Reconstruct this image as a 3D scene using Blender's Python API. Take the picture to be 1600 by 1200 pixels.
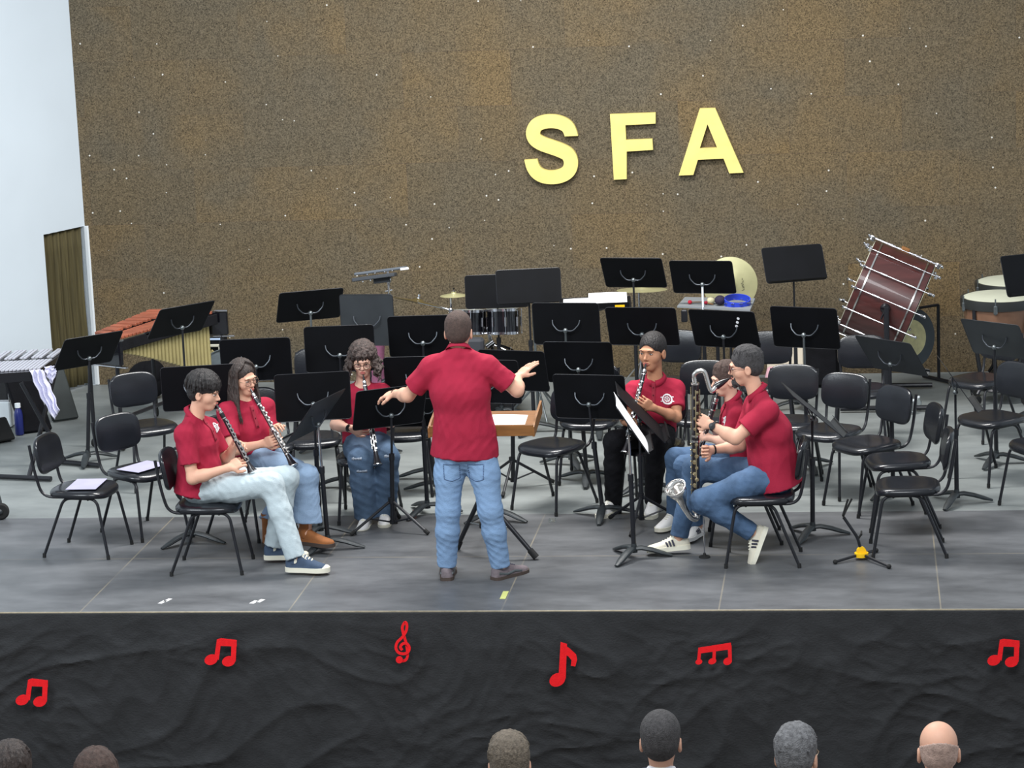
import bpy, math, random
import numpy as np
from mathutils import Vector, Matrix
from mathutils.bvhtree import BVHTree
sc = bpy.context.scene
for o in list(bpy.data.objects): bpy.data.objects.remove(o)
PI = math.pi
rnd = random.Random(7)
# ------------------------------------------------------------------ camera
CAM = np.array([2.51332, -15.75203, 4.62670]); YAW, PIT, ROL, FPX = -0.133589, 0.199070, -0.0410545, 4197.09
_fw = np.array([math.sin(YAW)*math.cos(PIT), math.cos(YAW)*math.cos(PIT), -math.sin(PIT)])
_r0 = np.array([math.cos(YAW), -math.sin(YAW), 0.0]); _u0 = np.cross(_r0, _fw)
_rt = _r0*math.cos(ROL)+_u0*math.sin(ROL); _up = -_r0*math.sin(ROL)+_u0*math.cos(ROL)
cd = bpy.data.cameras.new('camera'); cam = bpy.data.objects.new('camera', cd); sc.collection.objects.link(cam)
cd.sensor_width = 36; cd.lens = FPX/1600*36; cd.clip_end = 200
M = Matrix(((_rt[0], _up[0], -_fw[0], CAM[0]), (_rt[1], _up[1], -_fw[1], CAM[1]), (_rt[2], _up[2], -_fw[2], CAM[2]), (0, 0, 0, 1)))
cam.matrix_world = M; sc.camera = cam
def ray(px, py): return _fw + _rt*(px-800)/FPX + _up*(600-py)/FPX
def G(px, py, z=0.0):                     # point at height z seen at a pixel
    d = ray(px, py); return CAM + d*(z-CAM[2])/d[2]
def AY(px, py, y):                        # point at depth y seen at a pixel
    d = ray(px, py); return CAM + d*(y-CAM[1])/d[1]
# ------------------------------------------------------------------ world, lamps, exposure
w = bpy.data.worlds.new('hall_light'); sc.world = w; w.use_nodes = True
w.node_tree.nodes['Background'].inputs[0].default_value = (0.86, 0.93, 1.0, 1); w.node_tree.nodes['Background'].inputs[1].default_value = 0.60
def area(name, loc, target, sx, sy, power, col=(1, 1, 1)):
    l = bpy.data.lights.new(name, 'AREA'); l.shape = 'RECTANGLE'; l.size = sx; l.size_y = sy; l.energy = power; l.color = col
    o = bpy.data.objects.new(name, l); sc.collection.objects.link(o); o.location = loc
    o.rotation_euler = (Vector(target)-Vector(loc)).to_track_quat('-Z', 'Y').to_euler(); return o
area('stage_ceiling_lamp', (0.2, 3.2, 5.6), (0.2, 2.9, 0), 3.2, 1.0, 520, (1, .98, .95))
area('side_daylight', (-5.0, -3.5, 5.2), (-4.2, 5.5, 1.6), 2.5, 2.0, 330, (.88, .95, 1))
area('hall_ceiling_lamp', (1.5, -5.0, 7.0), (0.3, 3.0, .6), 6.0, 2.0, 640, (.95, .98, 1))
sc.view_settings.view_transform = 'Standard'; sc.view_settings.look = 'None'; sc.view_settings.gamma = 1
sc.view_settings.use_curve_mapping = False; sc.view_settings.exposure = 0.0
# ------------------------------------------------------------------ materials
def lin(c): return tuple(((x/255)/12.92 if x/255 <= .04045 else ((x/255+.055)/1.055)**2.4) for x in c)
def mat(name, rgb, rough=.5, metal=0, var=0.0, vs=8, bump=0.0, bs=60, spec=.5, coat=0, rgb2=None, stretch=None):
    m = bpy.data.materials.new(name); m.use_nodes = True; n = m.node_tree.nodes; l = m.node_tree.links; b = n['Principled BSDF']
    c = lin(rgb); b.inputs['Base Color'].default_value = (*c, 1); b.inputs['Roughness'].default_value = rough
    b.inputs['Metallic'].default_value = metal; b.inputs['Specular IOR Level'].default_value = spec; b.inputs['Coat Weight'].default_value = coat
    tc = n.new('ShaderNodeTexCoord'); src = tc.outputs['Object']
    if stretch:
        mp = n.new('ShaderNodeMapping'); mp.inputs['Scale'].default_value = stretch; l.new(src, mp.inputs[0]); src = mp.outputs[0]
    nt = n.new('ShaderNodeTexNoise'); nt.inputs['Scale'].default_value = vs; nt.inputs['Detail'].default_value = 4; l.new(src, nt.inputs['Vector'])
    mx = n.new('ShaderNodeMix'); mx.data_type = 'RGBA'
    c2 = lin(rgb2) if rgb2 else tuple(min(1, x*(1+var)) for x in c)
    c1 = c if rgb2 else tuple(x*(1-var) for x in c)
    mx.inputs[6].default_value = (*c1, 1); mx.inputs[7].default_value = (*c2, 1)
    rp = n.new('ShaderNodeMapRange'); rp.inputs[1].default_value = .3; rp.inputs[2].default_value = .7
    l.new(nt.outputs[0], rp.inputs[0]); l.new(rp.outputs[0], mx.inputs[0]); l.new(mx.outputs[2], b.inputs['Base Color'])
    if bump:
        n2 = n.new('ShaderNodeTexNoise'); n2.inputs['Scale'].default_value = bs; n2.inputs['Detail'].default_value = 5; l.new(src, n2.inputs['Vector'])
        bp = n.new('ShaderNodeBump'); bp.inputs['Strength'].default_value = bump; bp.inputs['Distance'].default_value = .01
        l.new(n2.outputs[0], bp.inputs['Height']); l.new(bp.outputs[0], b.inputs['Normal'])
    return m
m_vinyl = mat('black_vinyl', (24, 26, 31), .24, var=.25, vs=5, bump=.05, bs=90)
m_tube = mat('charcoal_steel_tube', (30, 31, 36), .38, .25, var=.2)
m_desk = mat('black_desk_steel', (7, 8, 12), .62, 0, var=.3, vs=4, spec=.16)
m_deskg = mat('grey_desk_steel', (40, 44, 48), .5, 0, var=.2, vs=5)
m_cast = mat('dark_cast_iron', (46, 51, 54), .45, .2, var=.25, vs=20, bump=.1)
m_chrome = mat('chrome', (205, 205, 210), .16, 1)
m_dchrome = mat('worn_grey_steel', (120, 126, 128), .35, .8, var=.2)
m_white = mat('white_paint', (232, 238, 242), .6, var=.03)
m_paper = mat('white_paper', (245, 245, 248), .7, var=.02)
m_polo = mat('crimson_pique_cotton', (158, 36, 60), .85, var=.08, vs=12, bump=.25, bs=260, spec=.2)
m_denim = mat('light_blue_denim', (124, 152, 186), .85, var=.12, vs=5, bump=.35, bs=160, spec=.2)
m_denim_pale = mat('pale_washed_denim', (178, 191, 196), .85, var=.06, vs=9, bump=.3, bs=160, spec=.2)
m_denim_mid = mat('faded_blue_denim', (134, 156, 182), .85, var=.14, vs=7, bump=.3, bs=160, spec=.2)
m_denim_dark = mat('worn_dark_denim', (78, 98, 122), .85, var=.35, vs=8, bump=.3, bs=160, spec=.2)
m_denim_blue = mat('blue_denim', (74, 97, 126), .85, var=.28, vs=8, bump=.3, bs=160, spec=.2)
m_blackcloth = mat('black_cloth', (18, 18, 22), .9, var=.3, vs=9, bump=.3, bs=120, spec=.2)
m_skin = mat('light_skin', (214, 165, 140), .55, var=.07, vs=10, bump=.05, bs=200, spec=.35)
m_skin2 = mat('warm_tan_skin', (184, 132, 102), .55, var=.07, vs=10, bump=.05, bs=200, spec=.35)
m_skin3 = mat('fair_skin', (218, 172, 150), .55, var=.07, vs=10, spec=.35)
m_hair_blk = mat('black_brown_hair', (32, 28, 28), .6, var=.5, vs=60, bump=.9, bs=110, stretch=(1, 1, .35))
m_hair_brn = mat('dark_brown_hair', (52, 42, 38), .6, var=.45, vs=60, bump=.9, bs=110, stretch=(1, 1, .3))
m_hair_cur = mat('brown_curly_hair', (62, 50, 46), .7, var=.55, vs=40, bump=1.0, bs=70)
m_hair_con = mat('short_brown_hair', (72, 56, 50), .8, var=.3, vs=50, bump=.6, bs=200)
m_hair_gry = mat('grey_brown_hair', (102, 92, 80), .8, var=.35, vs=60, bump=.8, bs=150)
m_hair_sil = mat('silver_grey_hair', (104, 104, 106), .8, var=.4, vs=50, bump=.8, bs=150)
m_hair_man = mat('greying_dark_hair', (62, 60, 61), .8, var=.4, vs=60, bump=.8, bs=180)
m_lip = mat('lip_skin', (176, 92, 86), .5)
m_eyew = mat('eye_white', (225, 220, 215), .3)
m_iris = mat('dark_iris', (30, 20, 16), .2)
m_ebony = mat('black_grenadilla_wood', (22, 18, 24), .28, var=.2, coat=.3)
m_silver = mat('silver_plate', (215, 213, 210), .22, 1)
m_brasspl = mat('nickel_gilt_plate', (200, 185, 150), .25, 1)
m_wood = mat('honey_brown_wood', (134, 90, 48), .4, var=.2, vs=6, stretch=(1, 8, 8), bump=.05)
m_marimba = mat('rosewood_bar', (150, 84, 62), .4, var=.25, vs=7)
m_gold = mat('pale_gold_resonator', (166, 154, 106), .5, .25, var=.12)
m_cym = mat('aged_brass_cymbal', (180, 176, 134), .42, .4, var=.15, vs=5)
m_cymd = mat('dark_bronze_cymbal', (110, 96, 58), .36, .6, var=.3, vs=9)
m_head = mat('cream_drum_head', (196, 198, 178), .6, var=.06, vs=5)
m_mahog = mat('mahogany_drum_shell', (70, 34, 32), .35, var=.25, vs=5, stretch=(1, 1, 5), coat=.3)
m_copper = mat('coppery_kettle', (132, 98, 78), .38, .3, var=.2)
m_drumblk = mat('black_drum_lacquer', (14, 14, 20), .2, coat=.5)
m_yellow = mat('yellow_plastic', (240, 190, 20), .4)
m_red = mat('red_felt', (228, 34, 40), .9, var=.08, vs=30, bump=.3, bs=200, spec=.1)
m_goldletter = mat('gold_painted_letter', (224, 206, 122), .6, 0, var=.10, vs=6, bump=.08)
m_rubber = mat('black_rubber', (20, 20, 20), .8)
m_canvas = mat('navy_canvas', (62, 78, 100), .9, var=.15, vs=20, bump=.3, bs=300)
m_cream = mat('cream_rubber', (222, 218, 200), .6, var=.05)
m_trainer = mat('cream_knit', (214, 208, 190), .8, var=.06, bump=.3, bs=200)
m_whiteshoe = mat('white_leather', (226, 224, 222), .5, var=.05)
m_boot = mat('tan_suede', (150, 92, 48), .8, var=.2, vs=12, bump=.2)
m_hiker = mat('grey_suede', (110, 100, 104), .8, var=.3, vs=22, bump=.3)
m_stripe = mat('dark_stripe', (44, 44, 62), .6)
m_navy = mat('navy_suiting', (34, 40, 66), .85, var=.15)
m_lilac = mat('lilac_grey_paper', (168, 165, 190), .7, var=.05)
m_bluepl = mat('blue_plastic', (42, 66, 190), .35, var=.1)
m_pink = mat('plum_pink_fabric', (140, 84, 112), .8, var=.25, vs=14, bump=.3)
m_glassm = mat('clear_plastic', (220, 228, 230), .1); m_glassm.node_tree.nodes['Principled BSDF'].inputs['Transmission Weight'].default_value = .9
m_lens = mat('spectacle_lens', (245, 245, 250), .03); m_lens.node_tree.nodes['Principled BSDF'].inputs['Transmission Weight'].default_value = 1.0
m_lens.node_tree.nodes['Principled BSDF'].inputs['IOR'].default_value = 1.05
m_redframe = mat('dark_red_acetate', (70, 24, 30), .3)
m_wire = mat('thin_metal_frame', (150, 130, 110), .3, .8)

def wall_cork():
    m = bpy.data.materials.new('speckled_cork_panels'); m.use_nodes = True; n = m.node_tree.nodes; l = m.node_tree.links; b = n['Principled BSDF']
    b.inputs['Roughness'].default_value = .85; b.inputs['Specular IOR Level'].default_value = .2
    tc = n.new('ShaderNodeTexCoord'); mp = n.new('ShaderNodeMapping'); mp.inputs['Rotation'].default_value = (PI/2, 0, 0); l.new(tc.outputs['Object'], mp.inputs[0])
    br = n.new('ShaderNodeTexBrick'); l.new(mp.outputs[0], br.inputs['Vector']); br.inputs['Scale'].default_value = 1
    br.inputs['Brick Width'].default_value = .95; br.inputs['Row Height'].default_value = .48; br.inputs['Mortar Size'].default_value = .002
    br.inputs['Color1'].default_value = (*lin((105, 88, 62)), 1); br.inputs['Color2'].default_value = (*lin((92, 81, 63)), 1); br.inputs['Mortar'].default_value = (*lin((84, 70, 56)), 1)
    nz = n.new('ShaderNodeTexNoise'); nz.inputs['Scale'].default_value = 1.3; nz.inputs['Detail'].default_value = 6; l.new(tc.outputs['Object'], nz.inputs['Vector'])
    rp = n.new('ShaderNodeMapRange'); rp.inputs[1].default_value = .35; rp.inputs[2].default_value = .65; l.new(nz.outputs[0], rp.inputs[0])
    mx = n.new('ShaderNodeMix'); mx.data_type = 'RGBA'; mx.blend_type = 'MIX'; l.new(rp.outputs[0], mx.inputs[0])
    mx.inputs[6].default_value = (*lin((88, 80, 66)), 1); l.new(br.outputs[0], mx.inputs[7])
    f = n.new('ShaderNodeTexNoise'); f.inputs['Scale'].default_value = 90; f.inputs['Detail'].default_value = 6; f.inputs['Roughness'].default_value = .75; l.new(tc.outputs['Object'], f.inputs['Vector'])
    fr = n.new('ShaderNodeMapRange'); fr.inputs[1].default_value = .38; fr.inputs[2].default_value = .62; fr.inputs[3].default_value = .45; fr.inputs[4].default_value = 1.65; l.new(f.outputs[0], fr.inputs[0])
    m2 = n.new('ShaderNodeVectorMath'); m2.operation = 'SCALE'; l.new(mx.outputs[2], m2.inputs[0]); l.new(fr.outputs[0], m2.inputs['Scale'])
    # dark knots
    v2 = n.new('ShaderNodeTexVoronoi'); v2.inputs['Scale'].default_value = 32; l.new(tc.outputs['Object'], v2.inputs['Vector'])
    c2 = n.new('ShaderNodeMapRange'); c2.inputs[1].default_value = .10; c2.inputs[2].default_value = .22; c2.inputs[3].default_value = .38; c2.inputs[4].default_value = 1; l.new(v2.outputs['Distance'], c2.inputs[0])
    m3 = n.new('ShaderNodeVectorMath'); m3.operation = 'SCALE'; l.new(m2.outputs[0], m3.inputs[0]); l.new(c2.outputs[0], m3.inputs['Scale'])
    # pale flecks in a few cells
    v = n.new('ShaderNodeTexVoronoi'); v.inputs['Scale'].default_value = 8.5; l.new(tc.outputs['Object'], v.inputs['Vector'])
    lt = n.new('ShaderNodeMath'); lt.operation = 'LESS_THAN'; lt.inputs[1].default_value = .065; l.new(v.outputs['Distance'], lt.inputs[0])
    sp = n.new('ShaderNodeSeparateColor'); l.new(v.outputs['Color'], sp.inputs[0])
    gt = n.new('ShaderNodeMath'); gt.operation = 'GREATER_THAN'; gt.inputs[1].default_value = .5; l.new(sp.outputs[0], gt.inputs[0])
    mu = n.new('ShaderNodeMath'); mu.operation = 'MULTIPLY'; l.new(lt.outputs[0], mu.inputs[0]); l.new(gt.outputs[0], mu.inputs[1])
    m4 = n.new('ShaderNodeMix'); m4.data_type = 'RGBA'; l.new(mu.outputs[0], m4.inputs[0]); l.new(m3.outputs[0], m4.inputs[6]); m4.inputs[7].default_value = (.62, .6, .55, 1)
    l.new(m4.outputs[2], b.inputs['Base Color'])
    bp = n.new('ShaderNodeBump'); bp.inputs['Strength'].default_value = .4; bp.inputs['Distance'].default_value = .006; l.new(f.outputs[0], bp.inputs['Height']); l.new(bp.outputs[0], b.inputs['Normal'])
    return m
m_cork = wall_cork()
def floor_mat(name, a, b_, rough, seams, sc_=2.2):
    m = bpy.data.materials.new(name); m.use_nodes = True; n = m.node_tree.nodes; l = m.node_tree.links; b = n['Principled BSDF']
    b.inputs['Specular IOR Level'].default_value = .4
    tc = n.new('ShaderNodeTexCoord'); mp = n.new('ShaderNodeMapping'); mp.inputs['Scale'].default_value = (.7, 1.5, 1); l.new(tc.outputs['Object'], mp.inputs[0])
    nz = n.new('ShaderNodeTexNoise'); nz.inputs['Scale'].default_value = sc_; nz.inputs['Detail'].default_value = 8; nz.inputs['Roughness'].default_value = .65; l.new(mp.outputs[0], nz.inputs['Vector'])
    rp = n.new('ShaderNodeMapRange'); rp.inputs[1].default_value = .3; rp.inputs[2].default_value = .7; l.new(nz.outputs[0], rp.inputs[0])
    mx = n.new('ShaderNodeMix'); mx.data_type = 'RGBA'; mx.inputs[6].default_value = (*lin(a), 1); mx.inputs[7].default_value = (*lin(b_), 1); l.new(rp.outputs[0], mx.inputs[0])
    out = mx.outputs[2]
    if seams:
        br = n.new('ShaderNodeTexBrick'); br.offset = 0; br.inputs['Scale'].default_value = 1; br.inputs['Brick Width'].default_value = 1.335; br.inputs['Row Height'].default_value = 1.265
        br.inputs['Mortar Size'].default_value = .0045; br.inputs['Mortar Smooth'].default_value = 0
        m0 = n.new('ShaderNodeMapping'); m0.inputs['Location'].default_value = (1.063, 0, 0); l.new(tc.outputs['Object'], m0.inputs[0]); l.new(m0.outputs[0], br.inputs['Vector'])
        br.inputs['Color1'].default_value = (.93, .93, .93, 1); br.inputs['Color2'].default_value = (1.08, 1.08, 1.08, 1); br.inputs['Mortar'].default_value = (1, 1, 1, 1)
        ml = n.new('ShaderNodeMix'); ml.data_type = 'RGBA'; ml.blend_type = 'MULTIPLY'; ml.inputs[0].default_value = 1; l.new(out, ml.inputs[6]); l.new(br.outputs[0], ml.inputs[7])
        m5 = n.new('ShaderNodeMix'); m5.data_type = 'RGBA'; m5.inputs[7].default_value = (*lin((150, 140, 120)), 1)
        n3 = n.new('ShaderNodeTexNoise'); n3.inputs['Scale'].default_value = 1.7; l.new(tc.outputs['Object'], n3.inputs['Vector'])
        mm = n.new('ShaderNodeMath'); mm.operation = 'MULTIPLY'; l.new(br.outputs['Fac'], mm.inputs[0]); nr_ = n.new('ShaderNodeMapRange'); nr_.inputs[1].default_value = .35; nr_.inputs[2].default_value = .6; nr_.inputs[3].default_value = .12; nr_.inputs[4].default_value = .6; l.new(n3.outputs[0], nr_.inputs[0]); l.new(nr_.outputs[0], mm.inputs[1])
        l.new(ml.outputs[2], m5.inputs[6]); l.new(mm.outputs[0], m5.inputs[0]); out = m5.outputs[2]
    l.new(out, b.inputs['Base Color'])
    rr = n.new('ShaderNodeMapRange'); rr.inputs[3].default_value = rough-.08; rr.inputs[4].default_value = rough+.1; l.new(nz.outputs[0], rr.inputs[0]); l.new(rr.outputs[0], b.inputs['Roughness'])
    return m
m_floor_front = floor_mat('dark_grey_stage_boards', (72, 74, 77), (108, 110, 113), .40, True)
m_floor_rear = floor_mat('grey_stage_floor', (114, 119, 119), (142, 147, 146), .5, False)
m_hall = floor_mat('hall_floor_tiles', (120, 110, 100), (140, 130, 120), .5, False)

# ------------------------------------------------------------------ object helpers
COL = sc.collection
def tag(o, label=None, cat=None, group=None, kind=None):
    if label: o['label'] = label
    if cat: o['category'] = cat
    if group: o['group'] = group
    if kind: o['kind'] = kind
    return o
def empty(name, loc=(0, 0, 0), rz=0.0):
    o = bpy.data.objects.new(name, None); COL.objects.link(o); o.location = tuple(loc); o.rotation_euler = (0, 0, rz); o.empty_display_size = .1; return o
def kids(o): return [c for c in bpy.data.objects if c.parent == o]
def copy_tree(o, parent=None):
    c = o.copy(); COL.objects.link(c); c.parent = parent
    for ch in kids(o): copy_tree(ch, c)
    return c
def rootloc(p):
    v = Vector((0, 0, 0))
    while p is not None: v = v + p.location; p = p.parent
    return v
def V3(*a): return np.array(a, dtype=float)
def nrm(v): v = np.array(v, dtype=float); return v/max(1e-9, np.linalg.norm(v))
def frame(d):
    d = nrm(d); a = V3(0, 0, 1) if abs(d[2]) < .92 else V3(1, 0, 0); x = nrm(np.cross(a, d)); return x, np.cross(d, x), d
class MB:
    def __init__(s): s.v = []; s.f = []; s.mi = []; s.cur = 0; s.flat = []
    def add(s, V, F, smooth=True):
        n = len(s.v); s.v.extend([tuple(map(float, p)) for p in V])
        for f in F: s.f.append(tuple(i+n for i in f)); s.mi.append(s.cur); s.flat.append(smooth)
    def box(s, c, size, rot=None, bev=.0):
        hx, hy, hz = [k/2 for k in size]; R = np.eye(3) if rot is None else np.array(rot)
        b = min(bev, hx*.9, hy*.9, hz*.9)
        if b <= 0:
            P = [(x, y, z) for x in (-hx, hx) for y in (-hy, hy) for z in (-hz, hz)]
            F = [(0, 1, 3, 2), (4, 6, 7, 5), (0, 4, 5, 1), (2, 3, 7, 6), (0, 2, 6, 4), (1, 5, 7, 3)]
            s.add([R@np.array(p)+c for p in P], F, False); return s
        # bevelled: 24 verts
        P = []; idx = {}
        for sx in (-1, 1):
            for sy in (-1, 1):
                for sz in (-1, 1):
                    for k in range(3):
                        p = [sx*(hx-b), sy*(hy-b), sz*(hz-b)]; p[k] = (sx*hx, sy*hy, sz*hz)[k]; idx[(sx, sy, sz, k)] = len(P); P.append(p)
        F = []
        cyc = [(-1, -1), (1, -1), (1, 1), (-1, 1)]
        for k in range(3):
            for sg in (-1, 1):
                q = []
                for a, bb in cyc:
                    t = [0, 0, 0]; t[k] = sg; t[(k+1) % 3] = a; t[(k+2) % 3] = bb; q.append(idx[(*t, k)])
                F.append(tuple(q if sg > 0 else q[::-1]))
        for k in range(3):   # edges along axis k
            i, j = (k+1) % 3, (k+2) % 3
            for a in (-1, 1):
                for bb in (-1, 1):
                    q = []
                    for kk, ax in ((-1, i), (1, i), (1, j), (-1, j)):
                        t = [0, 0, 0]; t[k] = kk; t[i] = a; t[j] = bb; q.append(idx[(*t, ax)])
                    F.append(tuple(q if a*bb < 0 else q[::-1]))
        for sx in (-1, 1):
            for sy in (-1, 1):
                for sz in (-1, 1):
                    q = [idx[(sx, sy, sz, k)] for k in range(3)]; F.append(tuple(q if sx*sy*sz > 0 else q[::-1]))
        s.add([R@np.array(p)+c for p in P], F, False); return s
    def tube(s, path, r, n=10, caps=True, flat=1.0, upv=None):
        path = [np.array(p, dtype=float) for p in path]; m = len(path); rs = r if hasattr(r, '__len__') else [r]*m
        P = []; prev = None
        for i, p in enumerate(path):
            t = nrm(path[min(i+1, m-1)]-path[max(i-1, 0)])
            if prev is None:
                x, y, _ = frame(t)
                if upv is not None: x = nrm(np.cross(upv, t)); y = np.cross(t, x)
            else:
                x = prev-t*np.dot(prev, t); x = nrm(x); y = np.cross(t, x)
            prev = x
            for k in range(n):
                a = 2*PI*k/n; P.append(p+rs[i]*(x*math.cos(a)+y*math.sin(a)*flat))
        F = [(i*n+k, i*n+(k+1) % n, (i+1)*n+(k+1) % n, (i+1)*n+k) for i in range(m-1) for k in range(n)]
        if caps: F += [tuple(range(n))[::-1], tuple((m-1)*n+k for k in range(n))]
        s.add(P, F); return s
    def cyl(s, a, b, r, r2=None, n=16): return s.tube([a, b], [r, r if r2 is None else r2], n)
    def lathe(s, prof, o=(0, 0, 0), d=(0, 0, 1), n=32, closed=False):
        x, y, z = frame(d); P = []; o = np.array(o, dtype=float); m = len(prof)
        for r, h in prof:
            for k in range(n):
                a = 2*PI*k/n; P.append(o+z*h+r*(x*math.cos(a)+y*math.sin(a)))
        F = [(i*n+k, i*n+(k+1) % n, (i+1)*n+(k+1) % n, (i+1)*n+k) for i in range(m-1) for k in range(n)]
        if not closed:
            if prof[0][0] > 1e-5: F.append(tuple(range(n))[::-1])
            if prof[-1][0] > 1e-5: F.append(tuple((m-1)*n+k for k in range(n)))
        s.add(P, F); return s
    def ball(s, c, r, n=14, sc3=(1, 1, 1), rot=None):
        R = np.eye(3) if rot is None else np.array(rot); P = []; m = n//2+1
        for i in range(m):
            th = PI*(i+.0)/(m-1); th = min(max(th, .02), PI-.02)
            for k in range(n):
                a = 2*PI*k/n; P.append(R@np.array([sc3[0]*math.sin(th)*math.cos(a), sc3[1]*math.sin(th)*math.sin(a), sc3[2]*math.cos(th)])*r+np.array(c))
        F = [(i*n+k, (i+1)*n+k, (i+1)*n+(k+1) % n, i*n+(k+1) % n) for i in range(m-1) for k in range(n)]
        F += [tuple(range(n)), tuple((m-1)*n+k for k in range(n))[::-1]]
        s.add(P, F); return s
    def prism(s, poly, o, ux, uy, depth):      # polygon in (ux,uy) plane, extruded by depth along ux x uy
        ux = np.array(ux, float); uy = np.array(uy, float); nn = np.cross(ux, uy); n = len(poly); o = np.array(o, float)
        P = [o+ux*a+uy*b for a, b in poly]+[o+ux*a+uy*b+nn*depth for a, b in poly]
        F = [tuple(range(n))[::-1], tuple(range(n, 2*n))]+[(k, (k+1) % n, n+(k+1) % n, n+k) for k in range(n)]
        s.add(P, F, False); return s
    def build(s, name, mats, parent=None, world=False, sharp=.6):
        me = bpy.data.meshes.new(name); off = rootloc(parent) if (world and parent is not None) else Vector((0, 0, 0))
        if world and parent is None: off = Vector(s.v[0]) if False else Vector((0, 0, 0))
        me.from_pydata([(v[0]-off[0], v[1]-off[1], v[2]-off[2]) for v in s.v], [], s.f)
        for m in (mats if isinstance(mats, (list, tuple)) else [mats]): me.materials.append(m)
        me.polygons.foreach_set('material_index', s.mi); me.polygons.foreach_set('use_smooth', s.flat)
        me.update()
        try: me.set_sharp_from_angle(angle=sharp)
        except Exception: pass
        o = bpy.data.objects.new(name, me); COL.objects.link(o); o.parent = parent
        return o
def recenter(o):          # put a single-mesh thing's origin at its base
    me = o.data; n = len(me.vertices); a = np.empty(n*3); me.vertices.foreach_get('co', a); a = a.reshape(-1, 3)
    c = (a.min(0)+a.max(0))/2; c[2] = a[:, 2].min(); a -= c; me.vertices.foreach_set('co', a.ravel()); me.update()
    o.location = tuple(np.array(o.location)+c); return o
def bez(pts, r, n=6):     # polyline with rounded corners
    pts = [np.array(p, float) for p in pts]; out = [pts[0]]
    for i in range(1, len(pts)-1):
        a, b, c = pts[i-1], pts[i], pts[i+1]; la, lc = np.linalg.norm(a-b), np.linalg.norm(c-b); rr = min(r, la*.48, lc*.48)
        p, q = b+(a-b)/la*rr, b+(c-b)/lc*rr
        for k in range(n+1):
            t = k/n; out.append((1-t)**2*p+2*t*(1-t)*b+t*t*q)
    out.append(pts[-1]); return out
def cushion(mb, w, d, prof, e=3.2, n=40, fn=None):     # stacked superellipse rings; prof = [(scale inset, z)]
    P = []
    for ins, z in prof:
        for k in range(n):
            a = 2*PI*k/n; ca, sa = math.cos(a), math.sin(a)
            x = (w/2-ins)*math.copysign(abs(ca)**(2/e), ca); y = (d/2-ins)*math.copysign(abs(sa)**(2/e), sa)
            P.append((x, y, z) if fn is None else fn(x, y, z))
    m = len(prof); F = [(i*n+k, i*n+(k+1) % n, (i+1)*n+(k+1) % n, (i+1)*n+k) for i in range(m-1) for k in range(n)]
    F += [tuple(range(n))[::-1], tuple((m-1)*n+k for k in range(n))]
    mb.add(P, F)

# ------------------------------------------------------------------ the setting
YW = 7.24
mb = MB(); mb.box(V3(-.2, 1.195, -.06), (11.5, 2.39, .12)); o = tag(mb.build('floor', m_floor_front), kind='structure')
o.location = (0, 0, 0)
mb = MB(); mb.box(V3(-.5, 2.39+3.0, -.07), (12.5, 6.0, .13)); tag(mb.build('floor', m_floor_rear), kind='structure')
mb = MB(); mb.box(V3(-.2, -.004, -.006), (11.5, .012, .014)); tag(mb.build('trim_stage_edge', mat('plywood_edge', (150, 140, 120), .7, var=.2, vs=20)), kind='structure')
mb = MB(); mb.box(V3(0, -8, -1.15), (16, 16, .1)); tag(mb.build('floor', m_hall), kind='structure')
mb = MB(); mb.box(V3(.5, YW+.06, 2.3), (9.72, .12, 4.75)); tag(mb.build('wall_back', m_cork), kind='structure')
# splayed left wall with a curtained doorway
P0 = V3(-4.345, YW+.0, 0); DL = nrm(V3(-.53, -1.18, 0)); NL = V3(DL[1], -DL[0], 0); NL = NL if NL[0] > 0 else -NL
def onwall(px, py):
    d = ray(px, py); t = np.dot(P0-CAM, NL)/np.dot(d, NL); p = CAM+d*t; return np.dot(p-P0, DL), p[2]
s1, zt1 = onwall(68, 368); s0, zt0 = onwall(131, 352); DZ = (zt0+zt1)/2
def wbox(mb, a0, a1, z0, z1, off0, off1):
    c = P0+DL*(a0+a1)/2+NL*(off0+off1)/2+V3(0, 0, (z0+z1)/2); R = np.array([DL, NL, V3(0, 0, 1)]).T
    if np.linalg.det(R) < 0: R[:, 1] *= -1
    mb.box(c, (abs(a1-a0), abs(off1-off0), z1-z0), R)
m_wall_l = mat('bright_white_plaster', (208, 218, 226), .7, var=.03, vs=1.2)
mb = MB(); wbox(mb, s1, 9.5, -.02, 5.2, -.12, 0); wbox(mb, 0, s0, -.02, 5.2, -.12, 0); wbox(mb, s0, s1, DZ, 5.2, -.12, 0)
tag(mb.build('wall_left', m_wall_l), kind='structure')
mb = MB(); wbox(mb, s0-.09, s0, 0, DZ+.0, 0, .03); wbox(mb, s0-.02, s0, 0, DZ, -.12, .0)
tag(mb.build('trim_door_frame', m_white), kind='structure')
mb = MB(); wbox(mb, s0-.3, s1+.3, -.02, DZ+.2, -.9, -.86)
tag(mb.build('wall_passage', mat('dim_passage_wall', (60, 60, 56), .8)), kind='structure')
mb = MB(); qr = V3(.45, -1.0, 0)/np.linalg.norm([.45, 1.0]); nr2 = V3(-qr[1], qr[0], 0); mb.box(V3(5.36, YW, 2.59)+qr*4.7+nr2*.06, (9.4, .12, 5.22), np.array([qr, nr2, V3(0, 0, 1)]).T); tag(mb.build('wall_right', m_wall_l), kind='structure')
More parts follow.
